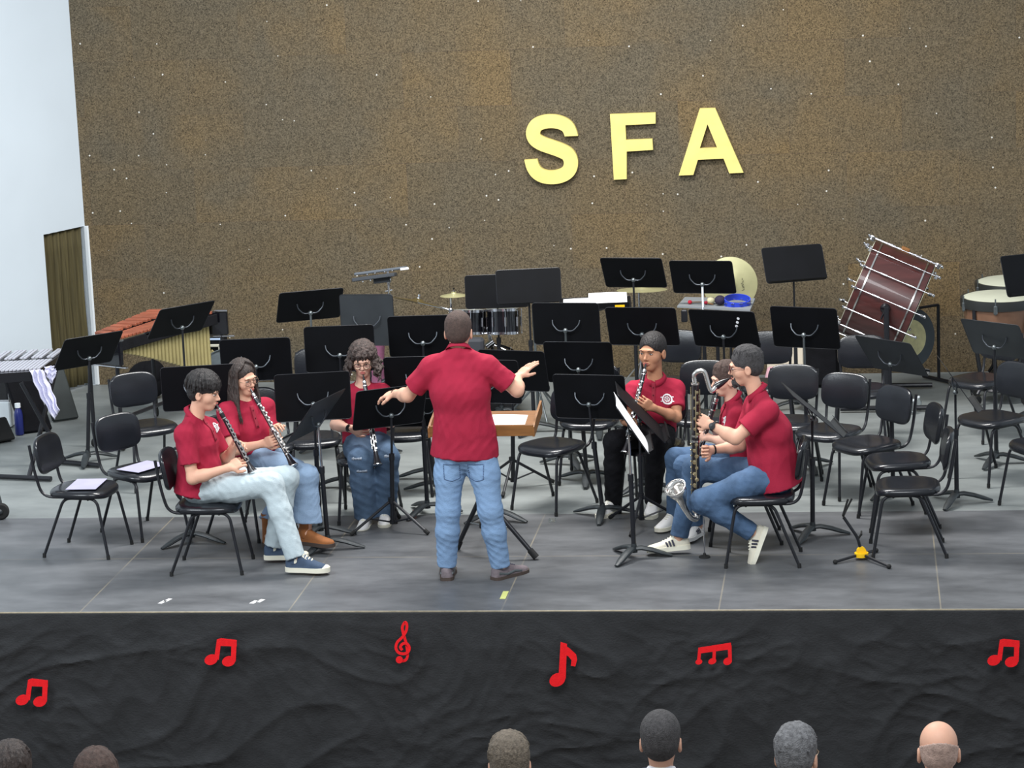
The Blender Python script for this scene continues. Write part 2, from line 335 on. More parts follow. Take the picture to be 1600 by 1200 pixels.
# brown door curtain
mb = MB(); nx, nz = 60, 8; P = []
for j in range(nz+1):
    for i in range(nx+1):
        t = i/nx; a = s0+.01+(s1-s0-.02)*t; off = -.05+.016*math.sin(t*34+.4*math.sin(j))+.008*math.sin(t*71)
        p = P0+DL*a+NL*off; P.append((p[0], p[1], .02+(DZ-.03)*j/nz))
mb.add(P, [(j*(nx+1)+i, j*(nx+1)+i+1, (j+1)*(nx+1)+i+1, (j+1)*(nx+1)+i) for j in range(nz) for i in range(nx)])
o = mb.build('door_curtain', mat('olive_brown_curtain_cloth', (74, 66, 38), .85, var=.3, vs=10, stretch=(6, 6, .3)), None); sol = o.modifiers.new('thick', 'SOLIDIFY'); sol.thickness = .004
tag(recenter(o), 'olive brown curtain filling the doorway in the white left wall', 'curtain')

# black cloth hung on the stage front
m_skirt = mat('black_stage_cloth', (42, 43, 45), .75, var=.2, vs=4, bump=.4, bs=60, spec=.25, stretch=(1, 1, 1.6))
rs = np.random.RandomState(3); waves = [(rs.uniform(1, 9), rs.uniform(-7, 7), rs.uniform(0, 6.28), rs.uniform(.2, 1)) for _ in range(16)]
from mathutils import noise as mnoise
def wrinkle(x, z):
    wx_, wz_ = x+.30*mnoise.noise((x*1.1, z*1.3, 3.1)), z+.30*mnoise.noise((x*1.2, z*1.4, 8.7))
    p_, q_ = wx_*.80+wz_*.60, wz_*.80-wx_*.45
    a = 1-abs(mnoise.noise((p_*1.7, q_*3.6, 1.0)))*2.2; b = 1-abs(mnoise.noise((p_*5.0, q_*6.5, 5.0)))*2.0; c = 1-abs(mnoise.noise((wx_*12, wz_*13+wx_*5, 9.0)))*2
    return 1.0*max(0, a)**2.4+.50*max(0, b)**2.4+.24*max(0, c)**2
mb = MB(); nx, nz = 640, 96; P = []
for j in range(nz+1):
    for i in range(nx+1):
        x = -4.4+9.2*i/nx; t = j/nz; z = -.004-t*1.09
        P.append((x, -.012-.004-min(1, t*5)*(.017*wrinkle(x, z))-.02*t, z))
mb.add(P, [(j*(nx+1)+i, (j+1)*(nx+1)+i, (j+1)*(nx+1)+i+1, j*(nx+1)+i+1) for j in range(nz) for i in range(nx)])
o = mb.build('stage_skirt', m_skirt); sol = o.modifiers.new('thick', 'SOLIDIFY'); sol.thickness = .003; sol.offset = -1
tag(recenter(o), 'wrinkled black cloth skirt hanging from the stage front edge', 'stage skirt')

# ------------------------------------------------------------------ gold letters on the cork wall
def wx(px, py): p = AY(px, py, YW); return p[0], p[2]
LT = .055
def poly_letter(pts_px): return [wx(*p) for p in pts_px]
mb = MB()
def put(mb, poly): mb.prism([(a, b) for a, b in poly], (0, YW-.004, 0), (1, 0, 0), (0, 0, 1), LT)
# prism extrudes along ux x uy = -y (towards the hall)
F_ = poly_letter([(954, 177.5), (1025, 175), (1025, 192), (978, 194.5), (979, 217.5), (1020, 216), (1021, 233), (980, 235.5), (980, 278.5), (960, 279.5)])
mb = MB(); put(mb, F_); tag(recenter(mb.build('wall_letter', m_goldletter)), 'gold letter F in the middle of the letters on the cork wall', 'letter', 'gold letters on the back wall')
A1 = poly_letter([(1094, 168.5), (1106, 168.2), (1106, 193), (1094, 230.5), (1091, 248.5), (1084, 272), (1061, 273)])
A2 = poly_letter([(1106, 168.2), (1118, 168), (1162, 268.5), (1140, 269.5), (1131, 246.5), (1121, 229.5), (1106, 193)])
A3 = poly_letter([(1094, 230.5), (1121, 229.5), (1131, 246.5), (1091, 248.5)])
mb = MB(); put(mb, A1); put(mb, A2); put(mb, A3); tag(recenter(mb.build('wall_letter', m_goldletter)), 'gold letter A at the right end of the letters on the cork wall', 'letter', 'gold letters on the back wall')
# S: stroke swept along a centre line
sc_px = [(894, 211.5), (889, 199), (880, 192), (866, 188.5), (851, 189.5), (839, 195), (834, 206), (837, 216), (847, 223), (862, 228.5), (876, 233.5), (888, 240), (893, 251), (891, 263), (883, 271), (869, 275.5), (853, 275), (841, 269.5), (834, 260), (830.5, 248)]
cen = [np.array(wx(*p)) for p in sc_px]
fine = []
for i in range(len(cen)-1):
    p0, p1, p2, p3 = cen[max(i-1, 0)], cen[i], cen[i+1], cen[min(i+2, len(cen)-1)]
    for k in range(4):
        t = k/4; fine.append(.5*((2*p1)+(-p0+p2)*t+(2*p0-5*p1+4*p2-p3)*t*t+(-p0+3*p1-3*p2+p3)*t**3))
fine.append(cen[-1]); Lp, Rp = [], []
for i, p in enumerate(fine):
    t = fine[min(i+1, len(fine)-1)]-fine[max(i-1, 0)]; t = t/np.linalg.norm(t); nn = np.array([-t[1], t[0]])
    if i == 0: nn = np.array([1.0, 0.02])*(1 if np.dot(nn, [1, 0]) > 0 else -1)
    if i == len(fine)-1: nn = np.array([1.0, 0.04])*(1 if np.dot(nn, [1, 0]) > 0 else -1)
    f_ = i/(len(fine)-1); hw = (.056+.006*math.sin(PI*f_))*1.0; Lp.append(p+nn*hw); Rp.append(p-nn*hw)
P = []; n = len(fine)
for y in (YW-.004, YW-.004-LT):
    for a in Lp: P.append((a[0], y, a[1]))
    for a in Rp: P.append((a[0], y, a[1]))
F = []
for i in range(n-1):
    F += [(2*n+i, 2*n+i+1, 3*n+i+1, 3*n+i), (i, n+i, n+i+1, i+1), (i, i+1, 2*n+i+1, 2*n+i), (n+i, 3*n+i, 3*n+i+1, n+i+1)]
F += [(0, 2*n, 3*n, n), (n-1, 2*n-1, 4*n-1, 3*n-1)]
mb = MB(); mb.add(P, F, False); o = mb.build('wall_letter', m_goldletter)
import bmesh as _bm
def fixn(o):
    b = _bm.new(); b.from_mesh(o.data); _bm.ops.recalc_face_normals(b, faces=b.faces); b.to_mesh(o.data); b.free()
fixn(o); tag(recenter(o), 'gold letter S at the left end of the letters on the cork wall', 'letter', 'gold letters on the back wall')

# ------------------------------------------------------------------ red felt notes on the skirt
YS = -.075
def sx(px, py): p = AY(px, py, YS); return (p[0], p[2])
def felt(name, polys, label):
    mb = MB()
    for i, pl in enumerate(polys): mb.prism([sx(*p) for p in pl], (0, YS-.00012*i, 0), (1, 0, 0), (0, 0, 1), .004)
    o = mb.build(name, m_red); fixn(o); tag(recenter(o), label, 'felt music note', 'red felt music notes pinned on the black skirt')
def oval(cx, cy, rx, ry, ang, n=22):
    a = math.radians(ang); return [(cx+rx*math.cos(t)*math.cos(a)+ry*math.sin(t)*math.sin(a), cy+rx*math.cos(t)*-math.sin(a)+ry*math.sin(t)*math.cos(a)) for t in [2*PI*k/n for k in range(n)]]
def beamed(x, y, s=1.0):   # x,y top-left of a 50 x 44 px double note
    q = lambda pts: [(x+a*s, y+b*s) for a, b in pts]
    return [q([(19, 2), (25, 0), (38, 1.5), (50, 3), (50, 13), (38, 12.5), (25, 12), (20, 15)]), q([(19, 3), (26, 3), (22, 34), (15, 30)]), q([(42, 3), (50, 3), (48.5, 36), (41, 32)]),
            [(x+a*s, y+b*s) for a, b in oval(10, 33.5, 10.5, 8, 18)], [(x+a*s, y+b*s) for a, b in oval(37.5, 36, 10.5, 8, 14)]]
felt('felt_note', beamed(25, 1060), 'red double note low at the far left of the black skirt')
felt('felt_note', beamed(320, 997), 'red double note between the far left note and the red clef')
felt('felt_note', beamed(1543, 998), 'red double note at the right end of the black skirt')
felt('felt_note', [[(876, 1003), (886, 1006), (884, 1060), (873, 1055)], [(876, 1003), (890, 1013), (900, 1022), (902, 1030), (899, 1041), (892, 1040), (893, 1031), (888, 1025), (878, 1020)], oval(871, 1062, 13, 10, 28)], 'red single eighth note with a curved flag on the skirt right of centre')
felt('felt_note', [[(1091, 1012), (1142, 1004), (1143, 1014), (1092, 1021)], [(1091, 1014), (1096, 1014), (1094, 1035), (1089, 1033)], [(1114, 1010), (1119, 1010), (1118, 1034), (1113, 1030)], [(1137, 1008), (1143, 1008), (1143.5, 1030), (1138, 1030)],
                   oval(1092, 1034, 5.5, 4, 15), oval(1113, 1033, 6.5, 4.5, 20), oval(1137, 1033, 7, 5.5, 25)], 'red triple beamed note on the skirt below the bass clarinet player')
def strokepx(pts, w, sub=4):
    p_ = [np.array(p, float) for p in pts]; pts = []
    for i in range(len(p_)-1):
        a0, a1, a2, a3 = p_[max(i-1, 0)], p_[i], p_[i+1], p_[min(i+2, len(p_)-1)]
        for k in range(sub): t = k/sub; pts.append(.5*((2*a1)+(-a0+a2)*t+(2*a0-5*a1+4*a2-a3)*t*t+(-a0+3*a1-3*a2+a3)*t**3))
    pts.append(p_[-1]); L_, R_ = [], []
    for i, p in enumerate(pts):
        t = pts[min(i+1, len(pts)-1)]-pts[max(i-1, 0)]; t /= np.linalg.norm(t); nn = np.array([-t[1], t[0]]); ww = w[i] if hasattr(w, '__len__') else w
        L_.append(p+nn*ww/2); R_.append(p-nn*ww/2)
    return [[tuple(L_[i]), tuple(L_[i+1]), tuple(R_[i+1]), tuple(R_[i])] for i in range(len(pts)-1)]
clef = strokepx([(627, 1033), (634, 1031), (637, 1023), (635, 1006), (630, 988), (629, 979), (633, 972), (636, 976), (635, 985), (629, 995), (621, 1003), (619, 1012), (623, 1019), (631, 1021), (638, 1018), (640, 1011), (636, 1005), (630, 1005), (626, 1010), (629, 1015)], 4.2)
felt('felt_clef', clef+[oval(624.5, 1030, 5.5, 5.5, 0)], 'red treble clef on the black skirt left of centre')

# ------------------------------------------------------------------ chairs
def make_chair():
    r = empty('stacking_chair')
    mb = MB()
    def seatfn(x, y, z):
        dz = -.012*math.cos(min(1, abs(x)/.21)*PI/2)*(1 if z > .45 else 0)*math.cos(min(1, abs(y)/.21)*PI/2)
        k = 1-.10*max(0, (y)/.21)
        return (x*k, y, z+dz-(.02*max(0, (-y-.12)/.09)**2)-.004)
    cushion(mb, .43, .42, [(.02, .432), (.004, .436), (0, .448), (.001, .462), (.010, .474), (.03, .481), (.08, .484), (.15, .4845)], 3.4, 44, seatfn)
    mb.build('seat', m_vinyl, r, sharp=1.2)
    mb = MB(); t = math.radians(9); cb, sb = math.cos(t), math.sin(t)
    def backfn(x, y, z):       # cushion lies in xy; stand it up, curve it
        yy = .24+z+.028-.9*x*x*.9
        v = y; return (x, yy+sb*v+.0, .705+cb*v)
    cushion(mb, .375, .27, [(.015, -.018), (.002, -.014), (0, -.004), (.004, .008), (.016, .016), (.06, .018)], 3.6, 44, backfn)
    o = mb.build('backrest', m_vinyl, r, sharp=1.2); fixn(o)
    for s in (-1, 1):
        mid = V3(s*.168, -.04, .425)
        for fy, ky in ((-.235, -.165), (.235, .075)):
            mb = MB(); mb.tube(bez([mid, V3(s*.168, ky, .425), V3(s*.20, fy, .012)], .06), .0105, 8)
            leg = mb.build('leg', m_tube, r); m2 = MB(); m2.cyl(V3(s*.20, fy, 0), V3(s*.1985, fy*.992, .03), .0125, n=10); m2.build('foot_cap', m_rubber, leg)
        mb = MB(); mb.tube(bez([V3(s*.150, -.06, .428), V3(s*.158, .235, .428), V3(s*.168, .275, .60), V3(s*.17, .30, .80)], .075), .0105, 8); mb.build('back_tube', m_tube, r)
    mb = MB(); mb.cyl(V3(-.168, -.10, .418), V3(.168, -.10, .418), .009, n=8); mb.cyl(V3(-.168, .06, .418), V3(.168, .06, .418), .009, n=8); mb.build('seat_frame', m_tube, r)
    for ob in [r]+kids(r)+[g for k in kids(r) for g in kids(k)]:
        if ob.type == 'MESH': ob.data.transform(Matrix.Diagonal((1, 1, .965, 1)))
    return r
CH = [  # seat centre px, heading, label
 (131, 762, 82, 'black vinyl chair at far left front with a grey sheet on its seat', 'front'),
 (220, 734, 52, 'black vinyl chair just left of the seated boy with a grey sheet on its seat', 'front'),
 (229, 665, 35, 'empty black vinyl chair in front of the marimba at left', 'left'),
 (326, 785, 92, 'black vinyl chair the boy in pale jeans sits on', 'occupied'),
 (388, 735, 62, 'black vinyl chair the long haired girl sits on', 'occupied'),
 (412, 694, 25, 'black vinyl chair hidden behind the long haired girl', 'left'),
 (488, 684, 15, 'black vinyl chair between the long haired girl and the curly haired girl', 'left'),
 (574, 711, 5, 'black vinyl chair the curly haired girl sits on', 'occupied'),
 (632, 673, 5, 'black vinyl chair half hidden behind the conductor on his left', 'middle'),
 (863, 695, -32, 'empty black vinyl chair just right of the wooden conductor desk', 'middle'),
 (922, 655, -5, 'black vinyl chair behind the stacked black music desks right of the conductor', 'middle'),
 (1022, 694, -10, 'black vinyl chair the boy in black trousers sits on', 'occupied'),
 (1162, 740, -86, 'black vinyl chair the child beside the bass clarinet player sits on', 'occupied'),
 (1191, 771, -90, 'black vinyl chair the bearded man sits on', 'occupied'),
 (1232, 658, -8, 'empty black vinyl chair directly behind the bearded man\'s shoulder', 'right'),
 (1296, 672, -28, 'empty black vinyl chair second from the bearded man in the right row', 'right'),
 (1355, 692, -52, 'empty black vinyl chair in the middle of the right row', 'right'),
 (1403, 718, -78, 'empty black vinyl chair right behind the frontmost empty chair at right', 'right'),
 (1418, 757, -88, 'frontmost empty black vinyl chair at right beside the yellow instrument stand', 'right'),
 (1550, 652, -48, 'empty black vinyl chair near the right edge in front of the timpani', 'right'),
 (1532, 592, -40, 'rearmost black vinyl chair at right directly in front of the timpani', 'right'),
 (1345, 607, -3, 'black vinyl chair standing in front of the tilted bass drum', 'rear'),
 (1200, 600, 0, 'black vinyl chair in the rear row in front of the cream drum case', 'rear'),
 (1048, 597, -12, 'black vinyl chair in the rear row behind the boy in black trousers', 'rear'),
 (1097, 650, -3, 'black vinyl chair behind the half hidden child', 'rear'),
 (497, 625, 8, 'black vinyl chair in the rear row behind the curly haired girl', 'rear'),
 (1632, 693, -60, 'black vinyl chair cut off by the right edge of the picture', 'right'),
]
proto = make_chair(); chairs = []
for i, (px, py, a, lab, g) in enumerate(CH):
    c = proto if i == 0 else copy_tree(proto); p = G(px, py, .444)
    c.location = (p[0], p[1], 0); c.rotation_euler = (0, 0, math.radians(a))
    tag(c, lab, 'chair', 'black vinyl chairs on the stage'); chairs.append(c)
def sheet_on_chair(c, lab):
    mb = MB(); mb.box(V3(0, -.02, .0), (.30, .21, .004), None, .0015)
    o = mb.build('paper_sheet', m_lilac); o.location = (c.location[0], c.location[1], .469); o.rotation_euler = (0, 0, c.rotation_euler[2]+.15)
    tag(o, lab, 'paper', 'grey sheets left on chairs')
sheet_on_chair(chairs[0], 'lilac grey sheet lying on the seat of the far left front chair')
sheet_on_chair(chairs[1], 'lilac grey sheet lying on the chair seat behind the seated boy')

# ------------------------------------------------------------------ music stands
m_brk = mat('dark_satin_bracket', (70, 74, 80), .35, .6)
def stand_base_cast(r, f, rot=0.3):
    mb = MB()
    for k in range(3):
        a = rot+k*2*PI/3; d = V3(math.cos(a), math.sin(a), 0)
        pts = [V3(0, 0, .065), d*.05+V3(0, 0, .068), d*.12+V3(0, 0, .052), d*.19+V3(0, 0, .028), d*.25+V3(0, 0, .010)]
        mb.tube([f+p for p in pts], [.028, .030, .030, .027, .014], 10, flat=.5, upv=V3(0, 0, 1))
    mb.cyl(f+V3(0, 0, .04), f+V3(0, 0, .10), .024, .017); return mb.build('base', m_cast, r, True)
def desk_axes(head, tilt):
    a = math.radians(head); t = math.radians(tilt); nh = V3(math.sin(a), -math.cos(a), 0); wd = V3(math.cos(a), math.sin(a), 0)
    upd = -nh*math.sin(t)+V3(0, 0, 1)*math.cos(t); nf = np.cross(wd, upd); return wd, upd, nf   # nf = front normal
def stand(px, py, zc, head, tilt, label, foot=None, W_=.51, H_=.325, kind='cast', m=None, topm=None, grp='black music stands on the stage', brz=None, lipd=.045):
    c = G(px, py, zc) if foot is None else None
    if foot is not None:
        f = G(*foot); c = AY(px, py, f[1])
    else: f = V3(c[0], c[1], 0)
    m = m or m_desk; wd, ud, nf = desk_axes(head, tilt); R = np.array([wd, ud, nf]).T
    r = empty('music_stand', f)
    if kind == 'cast': stand_base_cast(r, f, brz if brz is not None else rnd.uniform(0, 2))
    else:
        rot = brz if brz is not None else rnd.uniform(0, 2)
        for k in range(3):
            a = rot+k*2*PI/3; d = V3(math.cos(a), math.sin(a), 0); e = f+d*.31+V3(0, 0, .012)
            mb = MB(); mb.tube([f+d*.02+V3(0, 0, .20), e], .0105, 8); lg = mb.build('leg', m_tube, r, True)
            m2 = MB(); m2.tube([e+(f+V3(0, 0, .2)-e)*.1, e], .0145, 8); m2.build('foot_cap', m_rubber, lg, True)
            mb = MB(); mb.tube([f+V3(0, 0, .055), f+d*.17+V3(0, 0, .105)], .006, 6); mb.build('brace', m_tube, r, True)
        mb = MB(); mb.cyl(f+V3(0, 0, .19), f+V3(0, 0, .23), .024); mb.build('hub', m_tube, r, True); mb = MB(); mb.cyl(f+V3(0, 0, .045), f+V3(0, 0, .07), .02); mb.build('brace_collar', m_tube, r, True)
    # pole leans to the desk's neck
    neck = c-nf*.045-ud*.04; lo = f+V3(0, 0, .05); mid = lo+(neck-lo)*.62
    mb = MB(); mb.cyl(lo, mid, .0158, n=12); mb.build('pole', m_tube, r, True)
    mb = MB(); mb.cyl(mid-(neck-lo)*.02, neck, .0085, n=10); mb.build('upper_pole', topm or m_tube, r, True)
    mb = MB(); mb.cyl(mid-V3(0, 0, .025), mid+V3(0, 0, .02), .0195, n=12); mb.build('pole_collar', m_tube, r, True); mb = MB(); mb.ball(neck, .019, 12); mb.build('tilt_joint', m_dchrome, r, True)
    # two curved arms that carry the desk from behind
    mb = MB()
    for s in (-1, 1): mb.tube(bez([neck, neck+wd*s*.055-ud*.005, neck+wd*s*.10+ud*.04+nf*.02, c+wd*s*.105+ud*.03-nf*.004], .05), .0050, 6)
    mb.build('bracket', m_brk, r, True)
    # desk: rounded plate with a rolled rim and a ledge
    mb = MB(); cr = .022; poly = []
    for qx, qy, a0 in ((1, 1, 0), (-1, 1, 90), (-1, -1, 180), (1, -1, 270)):
        for k in range(4):
            a = math.radians(a0+k*30); poly.append((qx*(W_/2-cr)+cr*math.cos(a), qy*(H_/2-cr)+cr*math.sin(a)))
    mb.prism(poly, c-nf*.0015, wd, ud, .003)
    dk = mb.build('desk', m, r, True)
    mb = MB(); mb.box(c-ud*(H_/2-.003)+nf*(lipd/2), (W_-.03, .003, lipd), R); mb.box(c-ud*(H_/2-.012)+nf*lipd, (W_-.03, .02, .003), R); mb.build('ledge', m, dk, True)
    mb = MB(); pts = [c+wd*a+ud*b for a, b in poly]; mb.tube(pts+[pts[0]], .0028, 5, caps=False); mb.build('rim', m_tube, dk, True)
    tag(r, label, 'music stand', grp); return r, c, wd, ud, nf
A = 180
stand(138, 548, .85, A+45, 40, 'black music stand at the far left beside the bell keyboard', foot=(138, 722), H_=.36)
stand(283, 500, 1.08, A+48, 40, 'black music stand standing over the marimba, its desk steeply leaning', H_=.34)
stand(312, 606, 1.0, A+12, 12, 'black music stand behind the head of the seated boy in pale jeans', foot=(300, 848), brz=-.2)
stand(400, 562, 1.02, A+8, 10, 'black music stand behind the long haired girl, left of the small low desk')
stand(484, 477, 1.14, A+24, 36, 'black music stand seen against the cork wall at left, below the percussion pad', topm=m_dchrome)
stand(531, 545, 1.04, A+7, 3, 'black music stand whose upright desk rises behind the curly haired girl', H_=.345)
stand(574, 500, 1.08, A-4, 2, 'music stand with a big dull grey desk below the percussion pad', W_=.42, H_=.40, m=m_deskg)
stand(489, 620, .98, A+12, 4, 'black music stand with a bright top edge between the two girls', H_=.335)
stand(494, 650, .92, -104, 38, 'music stand turned edge-on in front of the long haired girl', foot=(513, 858), H_=.36, m=m_deskg, topm=m_chrome, brz=.05)
stand(609, 636, .86, A+29, 24, 'tripod music stand in front of the curly haired girl, next to the conductor\'s left hand', foot=(614, 828), kind='tripod', brz=-.5)
stand(661, 525, 1.08, A+4, 12, 'black music stand right behind the conductor\'s head on his left')
stand(658, 590, .98, A+3, 14, 'black music stand behind the conductor\'s left shoulder')
stand(661, 634, .8, A+2, 12, 'low black music stand between the conductor and the tripod stand', foot=(682, 768))
stand(826, 447, 1.18, 10, 12, 'black music stand in front of the drum kit, the nearer of two overlapping desks', H_=.27)
stand(776, 455, 1.05, 6, 8, 'black music stand in front of the drum kit, the farther of two overlapping desks', H_=.27)
stand(885, 506, 1.08, A-7, 6, 'black music stand right of the drum kit below the open sheet music', topm=m_dchrome)
stand(803, 579, .92, A-14, 16, 'tripod music stand behind the conductor\'s raised right hand', foot=(802, 762), kind='tripod', brz=.4)
stand(757, 596, .95, A-10, 12, 'black music stand hidden behind the conductor\'s right side', foot=(776, 812))
stand(990, 426, 1.16, A-9, 34, 'black music stand seen against the cork wall right below the gold letter F')
stand(1098, 433, 1.16, A-9, 28, 'black music stand in front of the big upright cymbal', topm=m_white)  # upper pole coloured white to stand for the light falling on it
stand(1241, 412, 1.2, 20, 26, 'tallest black music stand right of the big upright cymbal, its ledge facing out', H_=.30, lipd=.05)
stand(1004, 510, 1.14, A-8, 24, 'black music stand above the head of the boy in black trousers', foot=(1008, 766))
r18, c18, w18, u18, n18 = stand(1132, 514, 1.08, A-18, 24, 'black music stand with three white dots on the back of its desk')
for k in range(3):
    mb = MB(); q = c18-w18*(.125-.012*k*1.0)*-1*(-1)+u18*(.10-.034*k)-n18*.0035; mb.cyl(q, q-n18*.0015, .011, n=16)
    o = mb.build('dot_sticker', m_paper, [c for c in kids(r18) if c.name.startswith('desk')][0], True)
stand(1258, 512, 1.06, A-18, 14, 'black music stand behind the bearded man, next to the black cloth covered box', topm=m_dchrome)
stand(1393, 556, 1.0, A-42, 36, 'dull black music stand leaning in front of the bass drum', m=m_deskg)
stand(1556, 530, .93, A-38, 30, 'dull black music stand in front of the timpani', m=m_deskg)
stand(1613, 428, 1.16, 28, 20, 'black music stand cut off by the right edge above the timpani')
stand(905, 566, .88, A-8, 14, 'upper of the two overlapping black desks right of the conductor', foot=(917, 752))
stand(922, 620, .86, A-10, 10, 'lower of the two overlapping black desks right of the conductor', foot=(942, 808), brz=.5)
stand(1000, 643, .86, 97, 42, 'tripod music stand with bare desk in front of the boy in black trousers', foot=(1003, 822), kind='tripod', H_=.46, brz=2.45, topm=m_tube)
r22, c22, w22, u22, n22 = stand(986, 661, .9, 97, 32, 'music stand carrying white sheet music between the conductor and the bearded man', foot=(991, 872), H_=.36, topm=m_chrome, brz=.12)
stand(1269, 640, .85, 101, 48, 'music stand turned edge-on right behind the bearded man\'s chair', foot=(1270, 838), H_=.44, m=m_deskg, brz=.15)
stand(1496, 600, .85, 96, 34, 'music stand turned edge-on near the right edge beside an empty chair', foot=(1495, 786), H_=.38, m=m_deskg, brz=.15)
def sheets(name, c, wd, ud, nf, w_, h_, label, n_=1, jit=.02):
    for k in range(n_):
        R = np.array([wd, ud, nf]).T; mb = MB(); q = c+nf*(.006+.005*k)+wd*rnd.uniform(-jit, jit)+ud*rnd.uniform(-jit, jit)
        nx_ = 10; P = []; th = .0012
        for side in (0, 1):
            for j in range(2):
                for i in range(nx_+1):
                    u_ = (i/nx_-.5)*w_; b_ = (j-.5)*h_; bend = .006*math.cos(u_*9+k); P.append(q+wd*u_+ud*b_+nf*(bend+side*th))
        a = nx_+1; F = []
        for i in range(nx_): F += [(i, a+i, a+i+1, i+1), (2*a+i, 2*a+i+1, 3*a+i+1, 3*a+i), (i, i+1, 2*a+i+1, 2*a+i), (a+i, 3*a+i, 3*a+i+1, a+i+1)]
        F += [(0, 2*a, 3*a, a), (a-1, 2*a-1, 4*a-1, 3*a-1)]
        mb.add(P, F, False); o = mb.build(name, m_paper); fixn(o); tag(recenter(o), label[k] if isinstance(label, (list, tuple)) else label, 'sheet music', 'loose sheet music')
sheets('sheet_music', c22+u22*.02, w22, u22, n22, .44, .38, 'white sheet music on the edge-on stand between the conductor and the bearded man')
# flat tray stand with loose sheets at the back
rt, ct, wt, ut, nt_ = stand(930, 474, 1.05, 6, 84, 'flat black music stand at the back holding open white sheets and a yellow tab', H_=.36, W_=.56)
sheets('sheet_music', ct+nt_*.002+wt*-.10, wt, ut, nt_, .30, .22, 'flat white sheet at the left of the tray stand by the drum kit', 1, .0)
sheets('sheet_music', ct+nt_*.022+wt*.10+ut*.03, wt, nrm(ut+nt_*.12), nt_, .30, .22, 'raised white sheet at the right of the tray stand by the drum kit', 1, .0)
mb = MB(); mb.box(ct-ut*.185+wt*.19+nt_*.02, (.075, .006, .022), np.array([wt, ut, nt_]).T); mb.build('name_tab', m_yellow, rt, True)

